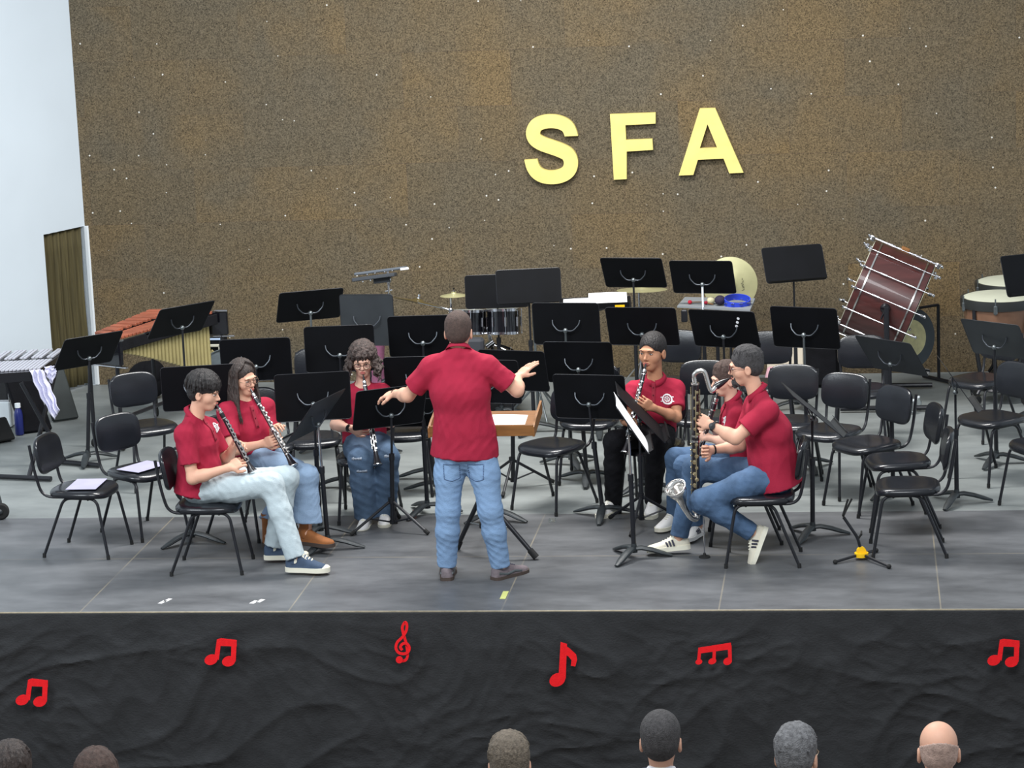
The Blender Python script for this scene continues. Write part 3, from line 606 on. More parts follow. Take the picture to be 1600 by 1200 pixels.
# ------------------------------------------------------------------ implicit-surface modelling of the figures
def smin(a, b, k):
    h = np.maximum(k-np.abs(a-b), 0)/k; return np.minimum(a, b)-h*h*k*.25
class Field:
    def __init__(s): s.ops = []
    def _a(s, fn, lo, hi, k, op): s.ops.append((fn, np.array(lo), np.array(hi), k, op))
    def rc(s, a, b, ra, rb=None, k=.02, flat=False, op='add'):
        a = np.array(a, float); b = np.array(b, float); rb = ra if rb is None else rb; L = max(1e-6, np.linalg.norm(b-a)); d = (b-a)/L
        def fn(X, Y, Z):
            x, y, z = X-a[0], Y-a[1], Z-a[2]; t = x*d[0]+y*d[1]+z*d[2]; tc = np.clip(t, 0, L)
            q = np.sqrt((x-d[0]*tc)**2+(y-d[1]*tc)**2+(z-d[2]*tc)**2)-(ra+(rb-ra)*tc/L)
            return np.maximum(q, t-L) if flat else q
        R = max(ra, rb); s._a(fn, np.minimum(a, b)-R, np.maximum(a, b)+R, k, op); return s
    def ell(s, c, r, R=None, k=.02, op='add'):
        c = np.array(c, float); r = np.array(r, float); R = np.eye(3) if R is None else np.array(R)   # rows are axes
        def fn(X, Y, Z):
            x, y, z = X-c[0], Y-c[1], Z-c[2]; q = [(R[i][0]*x+R[i][1]*y+R[i][2]*z)/r[i] for i in range(3)]
            k0 = np.sqrt(q[0]**2+q[1]**2+q[2]**2)+1e-9; k1 = np.sqrt((q[0]/r[0])**2+(q[1]/r[1])**2+(q[2]/r[2])**2)+1e-9
            return k0*(k0-1)/k1
        e = np.array([math.sqrt(sum((R[i][j]*r[i])**2 for i in range(3))) for j in range(3)]); s._a(fn, c-e, c+e, k, op); return s
    def et(s, a, b, lat, wa, wb, k=.03, flat=False, op='add'):     # elliptical tube, wa=(half width, half depth)
        a = np.array(a, float); b = np.array(b, float); L = max(1e-6, np.linalg.norm(b-a)); d = (b-a)/L
        lx = nrm(np.array(lat)-d*np.dot(lat, d)); ly = np.cross(d, lx)
        def fn(X, Y, Z):
            x, y, z = X-a[0], Y-a[1], Z-a[2]; t = x*d[0]+y*d[1]+z*d[2]; tc = np.clip(t, 0, L)/L
            W = wa[0]+(wb[0]-wa[0])*tc; D = wa[1]+(wb[1]-wa[1])*tc; u = x*lx[0]+y*lx[1]+z*lx[2]; v = x*ly[0]+y*ly[1]+z*ly[2]
            ex = np.maximum(np.maximum(-t, t-L), 0); m_ = np.minimum(W, D)
            q = np.sqrt((u/W)**2+(v/D)**2+(ex/m_)**2); k1 = np.sqrt((u/W**2)**2+(v/D**2)**2+(ex/m_**2)**2)+1e-6
            dd = q*(q-1)/k1
            return np.maximum(dd, t-L) if flat else dd
        R = max(wa[0], wb[0], wa[1], wb[1]); s._a(fn, np.minimum(a, b)-R, np.maximum(a, b)+R, k, op); return s
    def plane(s, p, n, lo, hi):     # cut away everything on the +n side inside the box
        p = np.array(p, float); n = nrm(n)
        s._a(lambda X, Y, Z: (X-p[0])*n[0]+(Y-p[1])*n[1]+(Z-p[2])*n[2], lo, hi, .004, 'int'); return s
    def mesh(s, h, disp=None, pad=.012):
        adds = [o for o in s.ops if o[4] == 'add']; lo = np.min([o[1] for o in adds], 0)-pad-.01; hi = np.max([o[2] for o in adds], 0)+pad+.01
        n = np.ceil((hi-lo)/h).astype(int)+1; CAP = .06
        g = np.full(n, CAP, np.float32); ax = [lo[i]+h*np.arange(n[i]) for i in range(3)]
        for fn, l_, h_, k, op in s.ops:
            mrg = .055 if op == 'add' else k
            i0 = np.maximum(((l_-mrg-lo)/h).astype(int), 0); i1 = np.minimum(((h_+mrg-lo)/h).astype(int)+2, n)
            if np.any(i1 <= i0): continue
            sl = tuple(slice(i0[i], i1[i]) for i in range(3))
            X = ax[0][sl[0]][:, None, None]; Y = ax[1][sl[1]][None, :, None]; Z = ax[2][sl[2]][None, None, :]
            v = fn(X, Y, Z).astype(np.float32); cur = g[sl]
            if op == 'add': g[sl] = smin(cur, v, k)
            elif op == 'sub': g[sl] = -smin(-cur, v, k)
            elif op == 'int': g[sl] = np.maximum(cur, v)
        if disp is not None:
            X = ax[0][:, None, None]; Y = ax[1][None, :, None]; Z = ax[2][None, None, :]; near = np.abs(g) < .03
            ii = np.nonzero(near); g[ii] += disp(ax[0][ii[0]], ax[1][ii[1]], ax[2][ii[2]]).astype(np.float32)
        return surfnet(g, lo, h)
def surfnet(g, lo, h):
    g[0], g[-1] = .05, .05; g[:, 0], g[:, -1] = .05, .05; g[:, :, 0], g[:, :, -1] = .05, .05
    s = g < 0; c = [s[i:s.shape[0]-1+i, j:s.shape[1]-1+j, k:s.shape[2]-1+k] for i in (0, 1) for j in (0, 1) for k in (0, 1)]
    allv = c[0].copy(); anyv = c[0].copy()
    for q in c[1:]: allv &= q; anyv |= q
    m = anyv & ~allv; I, J, K = np.nonzero(m); N = len(I); idx = np.full(m.shape, -1, np.int32); idx[I, J, K] = np.arange(N)
    acc = np.zeros((N, 3)); cnt = np.zeros(N)
    for axis in range(3):
        o1, o2 = [q for q in range(3) if q != axis]
        for a in (0, 1):
            for b in (0, 1):
                p = [I.copy(), J.copy(), K.copy()]; p[o1] = p[o1]+a; p[o2] = p[o2]+b; q = [x.copy() for x in p]; q[axis] = q[axis]+1
                v0 = g[tuple(p)]; v1 = g[tuple(q)]; cr = (v0 < 0) != (v1 < 0); t = np.where(cr, v0/(v0-v1+1e-12), 0)
                pos = np.stack(p, 1).astype(float); pos[:, axis] += t; acc += pos*cr[:, None]; cnt += cr
    V = acc/np.maximum(cnt, 1)[:, None]*h+lo; Fs = []
    for axis in range(3):
        o1, o2 = [(1, 2), (2, 0), (0, 1)][axis]
        sa = [slice(None)]*3; sb = [slice(None)]*3; sa[axis] = slice(0, -1); sb[axis] = slice(1, None)
        A_, B_ = s[tuple(sa)], s[tuple(sb)]; cr = A_ != B_; P = np.nonzero(cr); P = [x for x in P]
        ok = (P[o1] > 0) & (P[o2] > 0) & (P[o1] < s.shape[o1]-1) & (P[o2] < s.shape[o2]-1); P = [x[ok] for x in P]; sg = A_[tuple(P)]
        def cell(d1, d2): q = [x.copy() for x in P]; q[o1] = q[o1]-d1; q[o2] = q[o2]-d2; return idx[tuple(q)]
        Q = np.stack([cell(1, 1), cell(0, 1), cell(0, 0), cell(1, 0)], 1); Q[~sg] = Q[~sg][:, ::-1]; Fs.append(Q)
    return V, np.concatenate(Fs)
def netobj(name, VF, m, parent):
    V, F = VF; off = rootloc(parent); V = V-np.array(off); me = bpy.data.meshes.new(name); me.vertices.add(len(V)); me.vertices.foreach_set('co', V.astype(np.float32).ravel())
    me.loops.add(F.size); me.loops.foreach_set('vertex_index', F.astype(np.int32).ravel()); me.polygons.add(len(F))
    me.polygons.foreach_set('loop_start', np.arange(0, F.size, 4, dtype=np.int32)); me.polygons.foreach_set('loop_total', np.full(len(F), 4, np.int32))
    me.polygons.foreach_set('use_smooth', np.ones(len(F), bool)); me.update(calc_edges=True); me.validate(); me.materials.append(m)
    o = bpy.data.objects.new(name, me); COL.objects.link(o); o.parent = parent; return o
def folds(seed, amp, wl=.07, zs=1.0):
    r = np.random.RandomState(seed); ks = []
    for _ in range(5):
        v = r.normal(size=3); v[2] *= zs; v /= np.linalg.norm(v); ks.append((v*2*PI/(wl*r.uniform(.7, 1.9)), r.uniform(0, 6.28), r.normal(size=3)*14))
    def f(X, Y, Z):
        s = 0
        for k, ph, w_ in ks:
            t = np.sin(k[0]*X+k[1]*Y+k[2]*Z+ph+1.2*np.sin(w_[0]*X+w_[1]*Y+w_[2]*Z)); s = s+(np.abs(t)-.6)
        return s*amp/2.2
    return f
def hand(Fd, wr, d, pn, side, curl=.5, s=1.0, spread=.10, grip=None, thumb=1.0):
    """wrist, direction to knuckles, palm normal (out of the palm), side=+1 if the thumb leaves towards d x pn"""
    d = nrm(d); pn = nrm(pn-d*np.dot(pn, d)); lt = np.cross(d, pn)*side
    kn = wr+d*.085*s
    Fd.et(wr-d*.005, wr+d*.075*s, lt, (.026*s, .019*s), (.040*s, .0125*s), k=.018)
    lens = [(.043, .025, .019), (.048, .029, .020), (.045, .027, .019), (.035, .020, .017)]
    for i in range(4):
        off = (.030-.0205*i)*s; b = kn+lt*off-d*(.003+.006*abs(i-1.2))*s; dd = nrm(d+lt*spread*(1.4-i)*.55); ang = 0; rr = (.0092-.0006*i if i else .0090)*s
        cl = curl*(1+.06*i); p = b; nd = dd; k_ = .006
        Fd.rc(b-d*.03*s, b, .0095*s, rr, k=.012)
        for j, L in enumerate(lens[i]):
            ang += cl*(.75, 1.0, .6)[j]; nd = dd*math.cos(ang)+pn*math.sin(ang); q = p+nd*L*s; Fd.rc(p, q, rr*(1-.07*j), rr*(1-.07*(j+1)), k=.004); p = q
    t0 = wr+d*.022*s+lt*.022*s; t1 = t0+nrm(d*.55+lt*.75*thumb+pn*.35)*.040*s; t2 = t1+nrm(d*.85+lt*.2*thumb+pn*.4)*.030*s; t3 = t2+nrm(d*.9-lt*.02+pn*.45)*.024*s
    Fd.rc(t0, t1, .0145*s, .0115*s, k=.014); Fd.rc(t1, t2, .0112*s, .0100*s, k=.005); Fd.rc(t2, t3, .0100*s, .0082*s, k=.005)
def hframe(yaw, pitch, roll=0):
    a = math.radians(yaw); p = math.radians(pitch); f = V3(math.sin(a)*math.cos(p), -math.cos(a)*math.cos(p), -math.sin(p)); l = V3(math.cos(a), math.sin(a), 0)
    u = np.cross(l, f)*-1; u = u if u[2] > 0 else -u
    if roll: q = math.radians(roll); l, u = l*math.cos(q)+u*math.sin(q), u*math.cos(q)-l*math.sin(q)
    return f, l, u
def shoe(parent, ank, d, style, s=1.0, up=None, side=1):
    """shoe with its own frame: ank = ankle joint, d = toe direction"""
    d = nrm(d); up = V3(0, 0, 1) if up is None else nrm(up); up = nrm(up-d*np.dot(up, d)); l = np.cross(up, d)
    base = ank-up*.085*s; heel = -.065*s; L = .285*s; pos = lambda x, y, z: base+d*(heel+x*L)+l*y*s+up*z*s
    st = [(0, .018, .055), (.04, .030, .075), (.12, .036, .090), (.25, .037, .098), (.38, .037, .092), (.52, .042, .072), (.66, .047, .057), (.80, .046, .047), (.92, .036, .040), (.985, .018, .032), (1.0, .006, .026)]
    if style == 'boot': st = [(x, w, z+(.05 if x < .36 else .01)) for x, w, z in st]
    if style == 'canvas': st = [(x, w, z+(.030 if x < .40 else .006)) for x, w, z in st]
    if style == 'high': st = [(x, w*1.06, z+(.035 if x < .40 else .008)) for x, w, z in st]
    if style == 'canvas': st = [(0, .018, .075), (.04, .030, .105), (.12, .036, .125), (.25, .037, .130), (.36, .037, .124), (.48, .040, .100), (.62, .046, .076), (.76, .047, .058), (.90, .038, .045), (.985, .018, .034), (1.0, .006, .028)]
    if style == 'high': st = [(0, .020, .080), (.04, .033, .112), (.12, .039, .130), (.25, .040, .136), (.36, .040, .132), (.48, .043, .108), (.62, .049, .082), (.76, .050, .063), (.90, .041, .050), (.985, .020, .038), (1.0, .008, .030)]
    if style == 'hiker': st = [(x, w*1.04, z+.014 if x < .5 else z+.006) for x, w, z in st]
    topz = lambda x: float(np.interp(x, [a_[0] for a_ in st], [a_[2] for a_ in st]))
    cols = {'canvas': (m_canvas, m_cream), 'trainer': (m_trainer, m_cream), 'white': (m_whiteshoe, m_whiteshoe), 'high': (m_whiteshoe, m_cream), 'boot': (m_boot, mat_dark_sole), 'hiker': (m_hiker, mat_dark_sole), 'dress': (m_rubber, m_rubber)}[style]
    mb = MB(); P = []; nk = 13; z0 = .022
    for x, w, z in st:
        for k in range(nk):
            a = PI*k/(nk-1); ca, sa = math.cos(a), math.sin(a); P.append(pos(x, w*math.copysign(abs(ca)**.8, ca), z0+(z-z0)*abs(sa)**.75))
    m = len(st); F = [(i*nk+k, i*nk+k+1, (i+1)*nk+k+1, (i+1)*nk+k) for i in range(m-1) for k in range(nk-1)]
    F += [tuple(k for k in range(nk))[::-1], tuple((m-1)*nk+k for k in range(nk))]; F += [(i*nk, (i+1)*nk, (i+1)*nk+nk-1, i*nk+nk-1) for i in range(m-1)]
    mb.add(P, F); sh = mb.build('shoe', cols[0], parent, True, 1.2); fixn(sh)
    if style in ('boot', 'high', 'canvas'):
        hh = {'boot': .15, 'high': .055, 'canvas': .050}[style]; mb = MB(); a0 = pos(.20, 0, .085); mb.lathe([(.040*s, -.03), (.042*s, .0), (.040*s, hh*.6), (.044*s, hh), (.036*s, hh), (.034*s, 0)], a0, V3(0, 0, 1), 24); mb.build('ankle_shaft', cols[0], sh, True)
    out = []; n = 30
    for x, w, z in st: out.append((x, w+.006))
    ring = [(x*1.02-.01, w) for x, w in out]+[(x*1.02-.01, -w) for x, w in out[::-1]]; mb = MB(); th = .030 if style in ('canvas', 'trainer', 'high', 'white') else .026
    nR = len(ring); P = [pos(x, w, 0) for x, w in ring]+[pos(x, w, th) for x, w in ring]
    mb.add(P, [tuple(range(nR))[::-1], tuple(range(nR, 2*nR))]+[(k, (k+1) % nR, nR+(k+1) % nR, nR+k) for k in range(nR)], False)
    so = mb.build('sole', cols[1], sh, True); fixn(so)
    if style in ('canvas', 'trainer', 'hiker', 'high'):
        mb = MB()
        for i in range(5):
            x = .35+.062*i; mb.tube([pos(x, -.026, topz(x)-.014), pos(x+.012, -.008, topz(x+.012)+.002), pos(x+.03, .026, topz(x+.03)-.013)], .0040*s, 6); mb.tube([pos(x, .026, topz(x)-.014), pos(x+.012, .008, topz(x+.012)+.003), pos(x+.03, -.026, topz(x+.03)-.013)], .0040*s, 6)
        mb.build('laces', m_cream if style != 'hiker' else m_stripe, sh, True)
    if style == 'canvas':
        mb = MB(); mb.ball(pos(.90, 0, .030), 1, 14, (.030*s, .040*s, .014*s), np.array([d, l, up]).T); mb.build('toe_cap', m_cream, sh, True)
        mb = MB(); q = pos(.24, side*.0345, .075); mb.lathe([(.016, 0), (.016, .005), (.0, .006)], q, l*side, 18); mb.build('ankle_patch', m_cream, sh, True)
    if style in ('trainer', 'white') :
        mb = MB()
        for sd in (-1, 1):
            for i in range(3):
                x = .37+.075*i; q = [pos(x+.03, sd*.033, .074-.006*i), pos(x+.012, sd*.0425, .056), pos(x-.012, sd*.046, .034)]; mb.tube(q, .0058*s, 6, flat=.5, upv=l)
        mb.build('stripe', m_stripe, sh, True)
    if style == 'hiker':
        mb = MB()
        for sd in (-1, 1): mb.tube([pos(.08, sd*.036, .050), pos(.3, sd*.040, .035), pos(.5, sd*.045, .045), pos(.7, sd*.048, .034)], .008*s, 6, flat=.5, upv=l)
        mb.build('stripe', m_dchrome, sh, True)
    return sh
mat_dark_sole = mat('dark_rubber_sole', (70, 58, 52), .7)
def wrist_band(parent, name, wr, d, r, m, wd=.012, face=None):
    d = nrm(d); mb = MB(); mb.lathe([(r, -wd/2), (r+.003, -wd/2), (r+.003, wd/2), (r, wd/2), (r, -wd/2)], wr, d, 20, True); o = mb.build(name, m, parent, True)
    if face is not None: mb = MB(); f = nrm(face); mb.lathe([(.021, 0), (.021, .010), (.0, .011)], wr+f*(r-.001), f, 20); mb.build('dial', m, o, True)
def decal_project(target, o, ux, uy, dirn, polys, name, m, lift=.003):
    deps_me = target.data; off = np.array(rootloc(target)); bv = BVHTree.FromPolygons([tuple(v.co) for v in deps_me.vertices], [tuple(p.vertices) for p in deps_me.polygons]); mb = MB()
    dv = Vector(nrm(dirn))
    for pl in polys:
        P = []
        for a, b in pl:
            q = o+ux*a+uy*b-off; hit = bv.ray_cast(Vector(q-nrm(dirn)*.25), dv); P.append(np.array(hit[0])-nrm(dirn)*lift+off if hit[0] is not None else q-nrm(dirn)*lift+off)
        mb.add(P, [tuple(range(len(P)))], False)
    ob = mb.build(name, m, target, True); so_ = ob.modifiers.new('t', 'SOLIDIFY'); so_.thickness = .0015; so_.offset = 0; return ob
def ringpolys(r0, r1, n=24, a0=0, a1=2*PI):
    return [[(r0*math.cos(t), r0*math.sin(t)), (r1*math.cos(t), r1*math.sin(t)), (r1*math.cos(u), r1*math.sin(u)), (r0*math.cos(u), r0*math.sin(u))] for t, u in [(a0+(a1-a0)*k/n, a0+(a1-a0)*(k+1)/n) for k in range(n)]]
def emblem_polys():
    p = ringpolys(.026, .036)+ringpolys(.013, .0165, 16); sq = lambda x, y, w_, h_: [(x-w_/2, y-h_/2), (x+w_/2, y-h_/2), (x+w_/2, y+h_/2), (x-w_/2, y+h_/2)]
    p += [sq(-.038, .015, .014, .005), sq(.038, .015, .014, .005), sq(-.038, -.012, .014, .005), sq(.038, -.012, .014, .005), sq(-.006, .004, .002, .014), sq(0, .0, .002, .016), sq(.006, -.002, .002, .014), sq(0, .008, .012, .002), sq(0, -.008, .012, .002), sq(0, .0, .012, .002)]
    for k in range(10): a = 2*PI*k/10; p.append([(.019*math.cos(a)+x, .019*math.sin(a)+y) for x, y in ((-.0025, -.0025), (.0025, -.0025), (.0025, .0025), (-.0025, .0025))])
    return p
def strands(Fd, H, Rh, hs, st, style, fwd):
    """locks of hair laid over the skull from the crown and let hang"""
    if st not in ('mop_post', 'long_post', 'curly_post', 'full_post', 'short_post'): return
    q = np.random.RandomState(style.get('seed', 1)); base = st[:-5]; ell_ = V3(.078, .098, .088)
    n = {'mop': 70, 'long': 84, 'curly': 90, 'full': 44, 'short': 40}[base]; e0 = {'mop': .013, 'long': .007, 'curly': .014, 'full': .009, 'short': .006}[base]
    rr = {'mop': .0105, 'long': .0085, 'curly': .0105, 'full': .009, 'short': .008}[base]
    for i in range(n):
        az = -PI+2*PI*(i+q.rand()*.8)/n; front = abs(az) < 1.05      # az 0 = face side
        if base == 'long': tgt = math.copysign(1.25, az) if front else az
        elif base == 'curly': tgt = az*1.25 if front else az
        else: tgt = az+.35*(1 if base == 'mop' else .2)
        thE = {'mop': 1.62 if front else 2.05, 'long': 1.75, 'curly': 1.38 if abs(az) < .75 else 1.75, 'full': 1.15 if front else 1.9, 'short': 1.0 if front else 1.8}[base]+q.uniform(-.12, .12)
        if base in ('mop', 'full', 'short') and .95 < abs(az) < 1.75: thE = {'mop': 1.72, 'full': 1.38, 'short': 1.30}[base]
        pts = []; e = e0*(.45+1.2*q.rand())
        for k in range(7):
            t = k/6; th = .12+(thE-.12)*t; a = az+(tgt-az)*min(1, t*1.4); wg = (.010 if base == 'curly' else .003)*math.sin(k*1.9+i)
            x, y, z = math.sin(a)*math.sin(th)*(ell_[0]+e+wg*t), math.cos(a)*math.sin(th)*(ell_[1]+e+wg*t), math.cos(th)*(ell_[2]+e)
            pts.append(H(x, y-.016, z+.036))
        if base in ('long', 'curly') and not (base == 'curly' and abs(az) < .75):
            L = style.get('hairlen', .28)*(q.uniform(.80, 1.05)) if base == 'long' else .15*q.uniform(.75, 1.2); m = 6 if base == 'long' else 7; out = pts[-1]-H(0, -.016, .036); out[2] = 0; out = nrm(out)
            sidew = abs(math.sin(tgt)); p = pts[-1]; amp = .0045 if base == 'long' else .013
            for k in range(m):
                p = p+V3(0, 0, -L*hs/m)+out*(.004 if base == 'long' else .007)*(1 if k < m-2 else -.8)+fwd*(.010*(1 if k > 1 else 0) if base == 'long' and sidew > .5 else 0)
                pts.append(p+out*amp*math.sin(k*1.7+i*2.1)+np.cross(out, V3(0, 0, 1))*amp*1.3*math.cos(k*1.9+i))
        elif base == 'curly':
            for k in range(2): pts.append(pts[-1]+V3(0, 0, -.012)+np.array([.006*math.sin(i+k*2), 0, 0]))
        elif base == 'mop' and front: pts.append(pts[-1]+V3(0, 0, -.012)+Rh[0]*.008)
        m = len(pts)
        for k in range(m-1):
            r0 = rr*(1 if k < m-3 else (m-1-k)/3.2+.12); r1 = rr*(1 if k+1 < m-3 else (m-2-k)/3.2+.12); Fd.rc(pts[k], pts[k+1], r0*hs, r1*hs, k=.0025)
def person(label, J, hd, pose_yaw, style, s=1.0):
    """J: joints in world space. hd=(yaw,pitch,roll) of the head. pose_yaw: heading of the chest"""
    sk = style.get('skin', m_skin); r = empty('person', style['foot']); ba = math.radians(pose_yaw); lat = V3(math.cos(ba), math.sin(ba), 0); fwd = V3(math.sin(ba), -math.cos(ba), 0)
    pel, che, nk, hc = J['pelvis'], J['chest'], J['neck'], J['head']; f, l, u = hframe(*hd); hs = style.get('hs', s)
    g = style.get('girth', 1.0); sw = style.get('sw', 1.0)
    B = Field()
    shm = (J['shL']+J['shR'])/2; slat = nrm(J['shR']-J['shL']); slat = slat if np.dot(slat, lat) > 0 else -slat; shw = np.linalg.norm(J['shR']-J['shL'])/2
    # torso
    def torso(Fd, e, k=.05, hem=None):
        wais = pel*.55+che*.45
        Fd.et(pel-V3(0, 0, .02), wais, lat, (.155*s*g+e, .105*s*g+e), (.140*s*g+e, .102*s*g+e), k=k)
        Fd.et(wais, che, nrm(lat+slat), (.140*s*g+e, .102*s*g+e), (.152*s*sw+e, .108*s*g+e), k=k)
        Fd.et(che, shm-V3(0, 0, .03), slat, (.152*s*sw+e, .108*s*g+e), (max(.10, shw-.035)+e, .085*s+e), k=k)
        Fd.rc(J['shL']-V3(0, 0, .012), J['shR']-V3(0, 0, .012), .052*s+e, None, k=.04)
        for q in ('shL', 'shR'): Fd.rc(nk-V3(0, 0, .012), J[q]+V3(0, 0, .01), .042*s+e*.8, .040*s+e*.8, k=.04)
    torso(B, -.006)
    B.rc(nk-V3(0, 0, .04), hc-u*.055*hs-f*.018*hs, .054*s, .050*hs, k=.03)
    # arms
    for q in ('L', 'R'):
        a, b, c = J['sh'+q], J['el'+q], J['wr'+q]; am = style.get('arm', 1.0); m1 = a*.5+b*.5; m2 = b*.7+c*.3
        B.rc(a, m1, .048*s*am, .044*s*am, k=.03); B.rc(m1, b, .044*s*am, .035*s*am, k=.03); B.rc(b, m2, .035*s*am, .037*s*am, k=.03); B.rc(m2, c, .037*s*am, .0250*s, k=.03)
        h = J['hand'+q]; hand(B, c, h[0], h[1], h[2], *h[3:4], s=s*.98, **(h[4] if len(h) > 4 else {}))
    # legs
    for q in ('L', 'R'):
        a, b, c = J['hip'+q], J['kn'+q], J['an'+q]; B.rc(pel+(a-pel)*.8, b, .066*s*g, .052*s, k=.04); mc = b*.65+c*.35; B.rc(b, mc, .052*s, .052*s, k=.03); B.rc(mc, c, .052*s, .034*s, k=.03)
        B.rc(c, c-V3(0, 0, .03), .034*s, .03*s, k=.02)
    # head
    Rh = np.array([l, f, u]); H = lambda a, b, c_: hc+l*a*hs+f*b*hs+u*c_*hs
    B.ell(H(0, -.014, .034), V3(.074, .095, .083)*hs, Rh, k=.02); B.ell(H(0, .022, -.030), V3(.060, .070, .078)*hs, Rh, k=.03); B.ell(H(0, .054, -.092), V3(.030, .027, .026)*hs, Rh, k=.03)
    for sd in (-1, 1):
        B.ell(H(sd*.040, .045, -.030), V3(.026, .028, .028)*hs, Rh, k=.02); B.ell(H(sd*.032, .099, .002), V3(.018, .012, .010)*hs, Rh, k=.012, op='sub')
        B.ell(H(sd*.077, -.012, -.018), V3(.011, .021, .032)*hs, Rh, k=.008); B.ell(H(sd*.088, -.008, -.016), V3(.006, .012, .020)*hs, Rh, k=.006, op='sub')
    B.rc(H(0, .086, .002), H(0, .107, -.030), .0065*hs, .0095*hs, k=.014); B.ell(H(-.009, .094, -.035), V3(.0085, .009, .0065)*hs, Rh, k=.008); B.ell(H(.009, .094, -.035), V3(.0085, .009, .0065)*hs, Rh, k=.008)
    B.ell(H(0, .084, .022), V3(.050, .014, .010)*hs, Rh, k=.016)
    B.ell(H(0, .088, -.064), V3(.023, .012, .010)*hs, Rh, k=.008)
    body = netobj('body', B.mesh(style.get('res', .0048)), sk, r)
    mb = MB(); mb.ball(H(0, .0955, -.059), 1, 12, (.021*hs, .008*hs, .0045*hs), Rh.T); mb.ball(H(0, .0945, -.068), 1, 12, (.018*hs, .008*hs, .0055*hs), Rh.T); mb.build('lips', m_lip, r, True)
    for sd in (-1, 1):
        mb = MB(); mb.ball(H(sd*.031, .0805, .000), .0100*hs, 14, (1.1, 1, .38), Rh.T); e = mb.build('eye', m_eyew, r, True)
        mb = MB(); mb.ball(H(sd*.031, .0885, -.0005), .0045*hs, 10, (1, .7, .95), Rh.T); mb.build('iris', m_iris, e, True)
        mb = MB(); mb.tube([H(sd*.018, .0895, .003), H(sd*.031, .0925, .0065), H(sd*.045, .083, .002)], [.0012*hs, .0020*hs, .0010*hs], 6); mb.build('eyelash', m_hair_blk, e, True)
        mb = MB(); mb.tube([H(sd*.015, .095, .018), H(sd*.032, .094, .024), H(sd*.050, .078, .019)], [.002*hs, .0030*hs, .0014*hs], 6); mb.build('eyebrow', style['hairm'], r, True)
    # hair
    Hf = Field(); st = style['hair']; hn = folds(style.get('seed', 1), .0035, .03); mr = 1.0
    if st in ('short', 'crop', 'mop', 'long', 'curly', 'bald', 'full'):
        e = {'short': .007, 'crop': .006, 'mop': .009, 'long': .004, 'curly': .007, 'bald': .003, 'full': .011}[st]
        Hf.ell(H(0, -.018, .036+e*.3), (V3(.076, .096, .085)+e)*hs, Rh, k=.02)
        if st not in ('bald',): Hf.ell(H(0, -.045, -.012), (V3(.066, .060, .060)+e*.8)*hs, Rh, k=.03)
        if st == 'bald': Hf.ell(H(0, -.045, -.012), V3(.071, .063, .060)*hs, Rh, k=.02)
        # open the face
        zt = {'short': .050, 'crop': .054, 'mop': .045, 'long': .060, 'curly': .056, 'bald': .09, 'full': .045}[st]
        Hf.ell(H(0, .105, zt-.085), V3(.066, .070, .088)*hs, Rh, k=.012, op='sub')
        if st in ('short', 'crop', 'full', 'bald', 'mop'):
            for sd in (-1, 1): Hf.ell(H(sd*.075, .050 if st != 'mop' else .045, -.045), V3(.035, .048, .055)*hs, Rh, k=.012, op='sub'); Hf.ell(H(sd*.086, -.010, -.030), V3(.022, .025, .036 if st != 'mop' else .026)*hs, Rh, k=.008, op='sub')
        if st == 'bald': Hf.ell(H(0, .02, .080), V3(.12, .135, .078)*hs, Rh, k=.006, op='sub')
        strands(Hf, H, Rh, hs, st+'_post', style, fwd)
        amp = {'short': .0010, 'crop': .0005, 'mop': .0018, 'long': .0012, 'curly': .0030, 'bald': .0005, 'full': .0014}[st]
        netobj('hair', Hf.mesh(.0042 if style.get('res', .0048) < .006 else .006, folds(style.get('seed', 1)+3, amp, .022 if st in ('curly', 'mop') else .03)), style['hairm'], r)
    # polo shirt
    top = style.get('top', m_polo); S = Field(); torso(S, .010+style.get('loose', .0)); hb = J.get('hem', pel-V3(0, 0, .07))
    S.et(pel+V3(0, 0, .08), hb, lat, (.158*s*g+.018, .112*s*g+.018), (.165*s*g+.018+style.get('flare', 0), .118*s*g+.018), k=.05, flat=True)
    for q in ('L', 'R'):
        a, b = J['sh'+q], J['el'+q]; e = a+(b-a)*style.get('sleeve', .68); 
        if style.get('longsleeve'): S.rc(a, b, .064*s, .056*s, k=.03); S.rc(b, J['wr'+q]*.95+b*.05, .056*s, .042*s, k=.02, flat=True)
        else: S.rc(a, e, .062*s*style.get('arm', 1), .062*s*style.get('arm', 1)+.004, k=.035, flat=True)
    nn = nrm(hc-u*.05-nk); S.ell(nk+nn*.055+f*.006, V3(.062*s, .062*s, .062*s), None, k=.006, op='sub'); S.rc(nk+nn*.03, nk+nn*.14, .058*s, .07*s, k=.006, op='sub')
    shirt = netobj(style.get('topname', 'polo_shirt'), S.mesh(.006, folds(style.get('seed', 1), style.get('fold', .0042), .13, .6)), top, r)
    # collar
    mb = MB(); P = []; n = 36; cb = nk+nn*.008
    cx_ = nrm(lat); cy_ = nrm(np.cross(nn, cx_)); cy_ = cy_ if np.dot(cy_, fwd) > 0 else -cy_
    op_ = style.get('open', .35)
    for j in range(3):
        for i in range(n+1):
            a = -PI/2*0+math.radians(90)+op_/2+(2*PI-op_)*i/n; fr = (1+math.sin(a))/2; rr = (.060, .066, .080)[j]*s+(.004 if j == 2 else 0); hh = (.034, .040, .010)[j]*s-fr*.030*s-(.018*s*fr**6 if j == 2 else 0)
            P.append(cb+cx_*rr*math.cos(a)*1.02+cy_*rr*math.sin(a)*.98+nn*hh)
    mb.add(P, [(j*(n+1)+i, j*(n+1)+i+1, (j+1)*(n+1)+i+1, (j+1)*(n+1)+i) for j in range(2) for i in range(n)]); co = mb.build('collar', style.get('collar', top), shirt, True, 2)
    so_ = co.modifiers.new('t', 'SOLIDIFY'); so_.thickness = .004
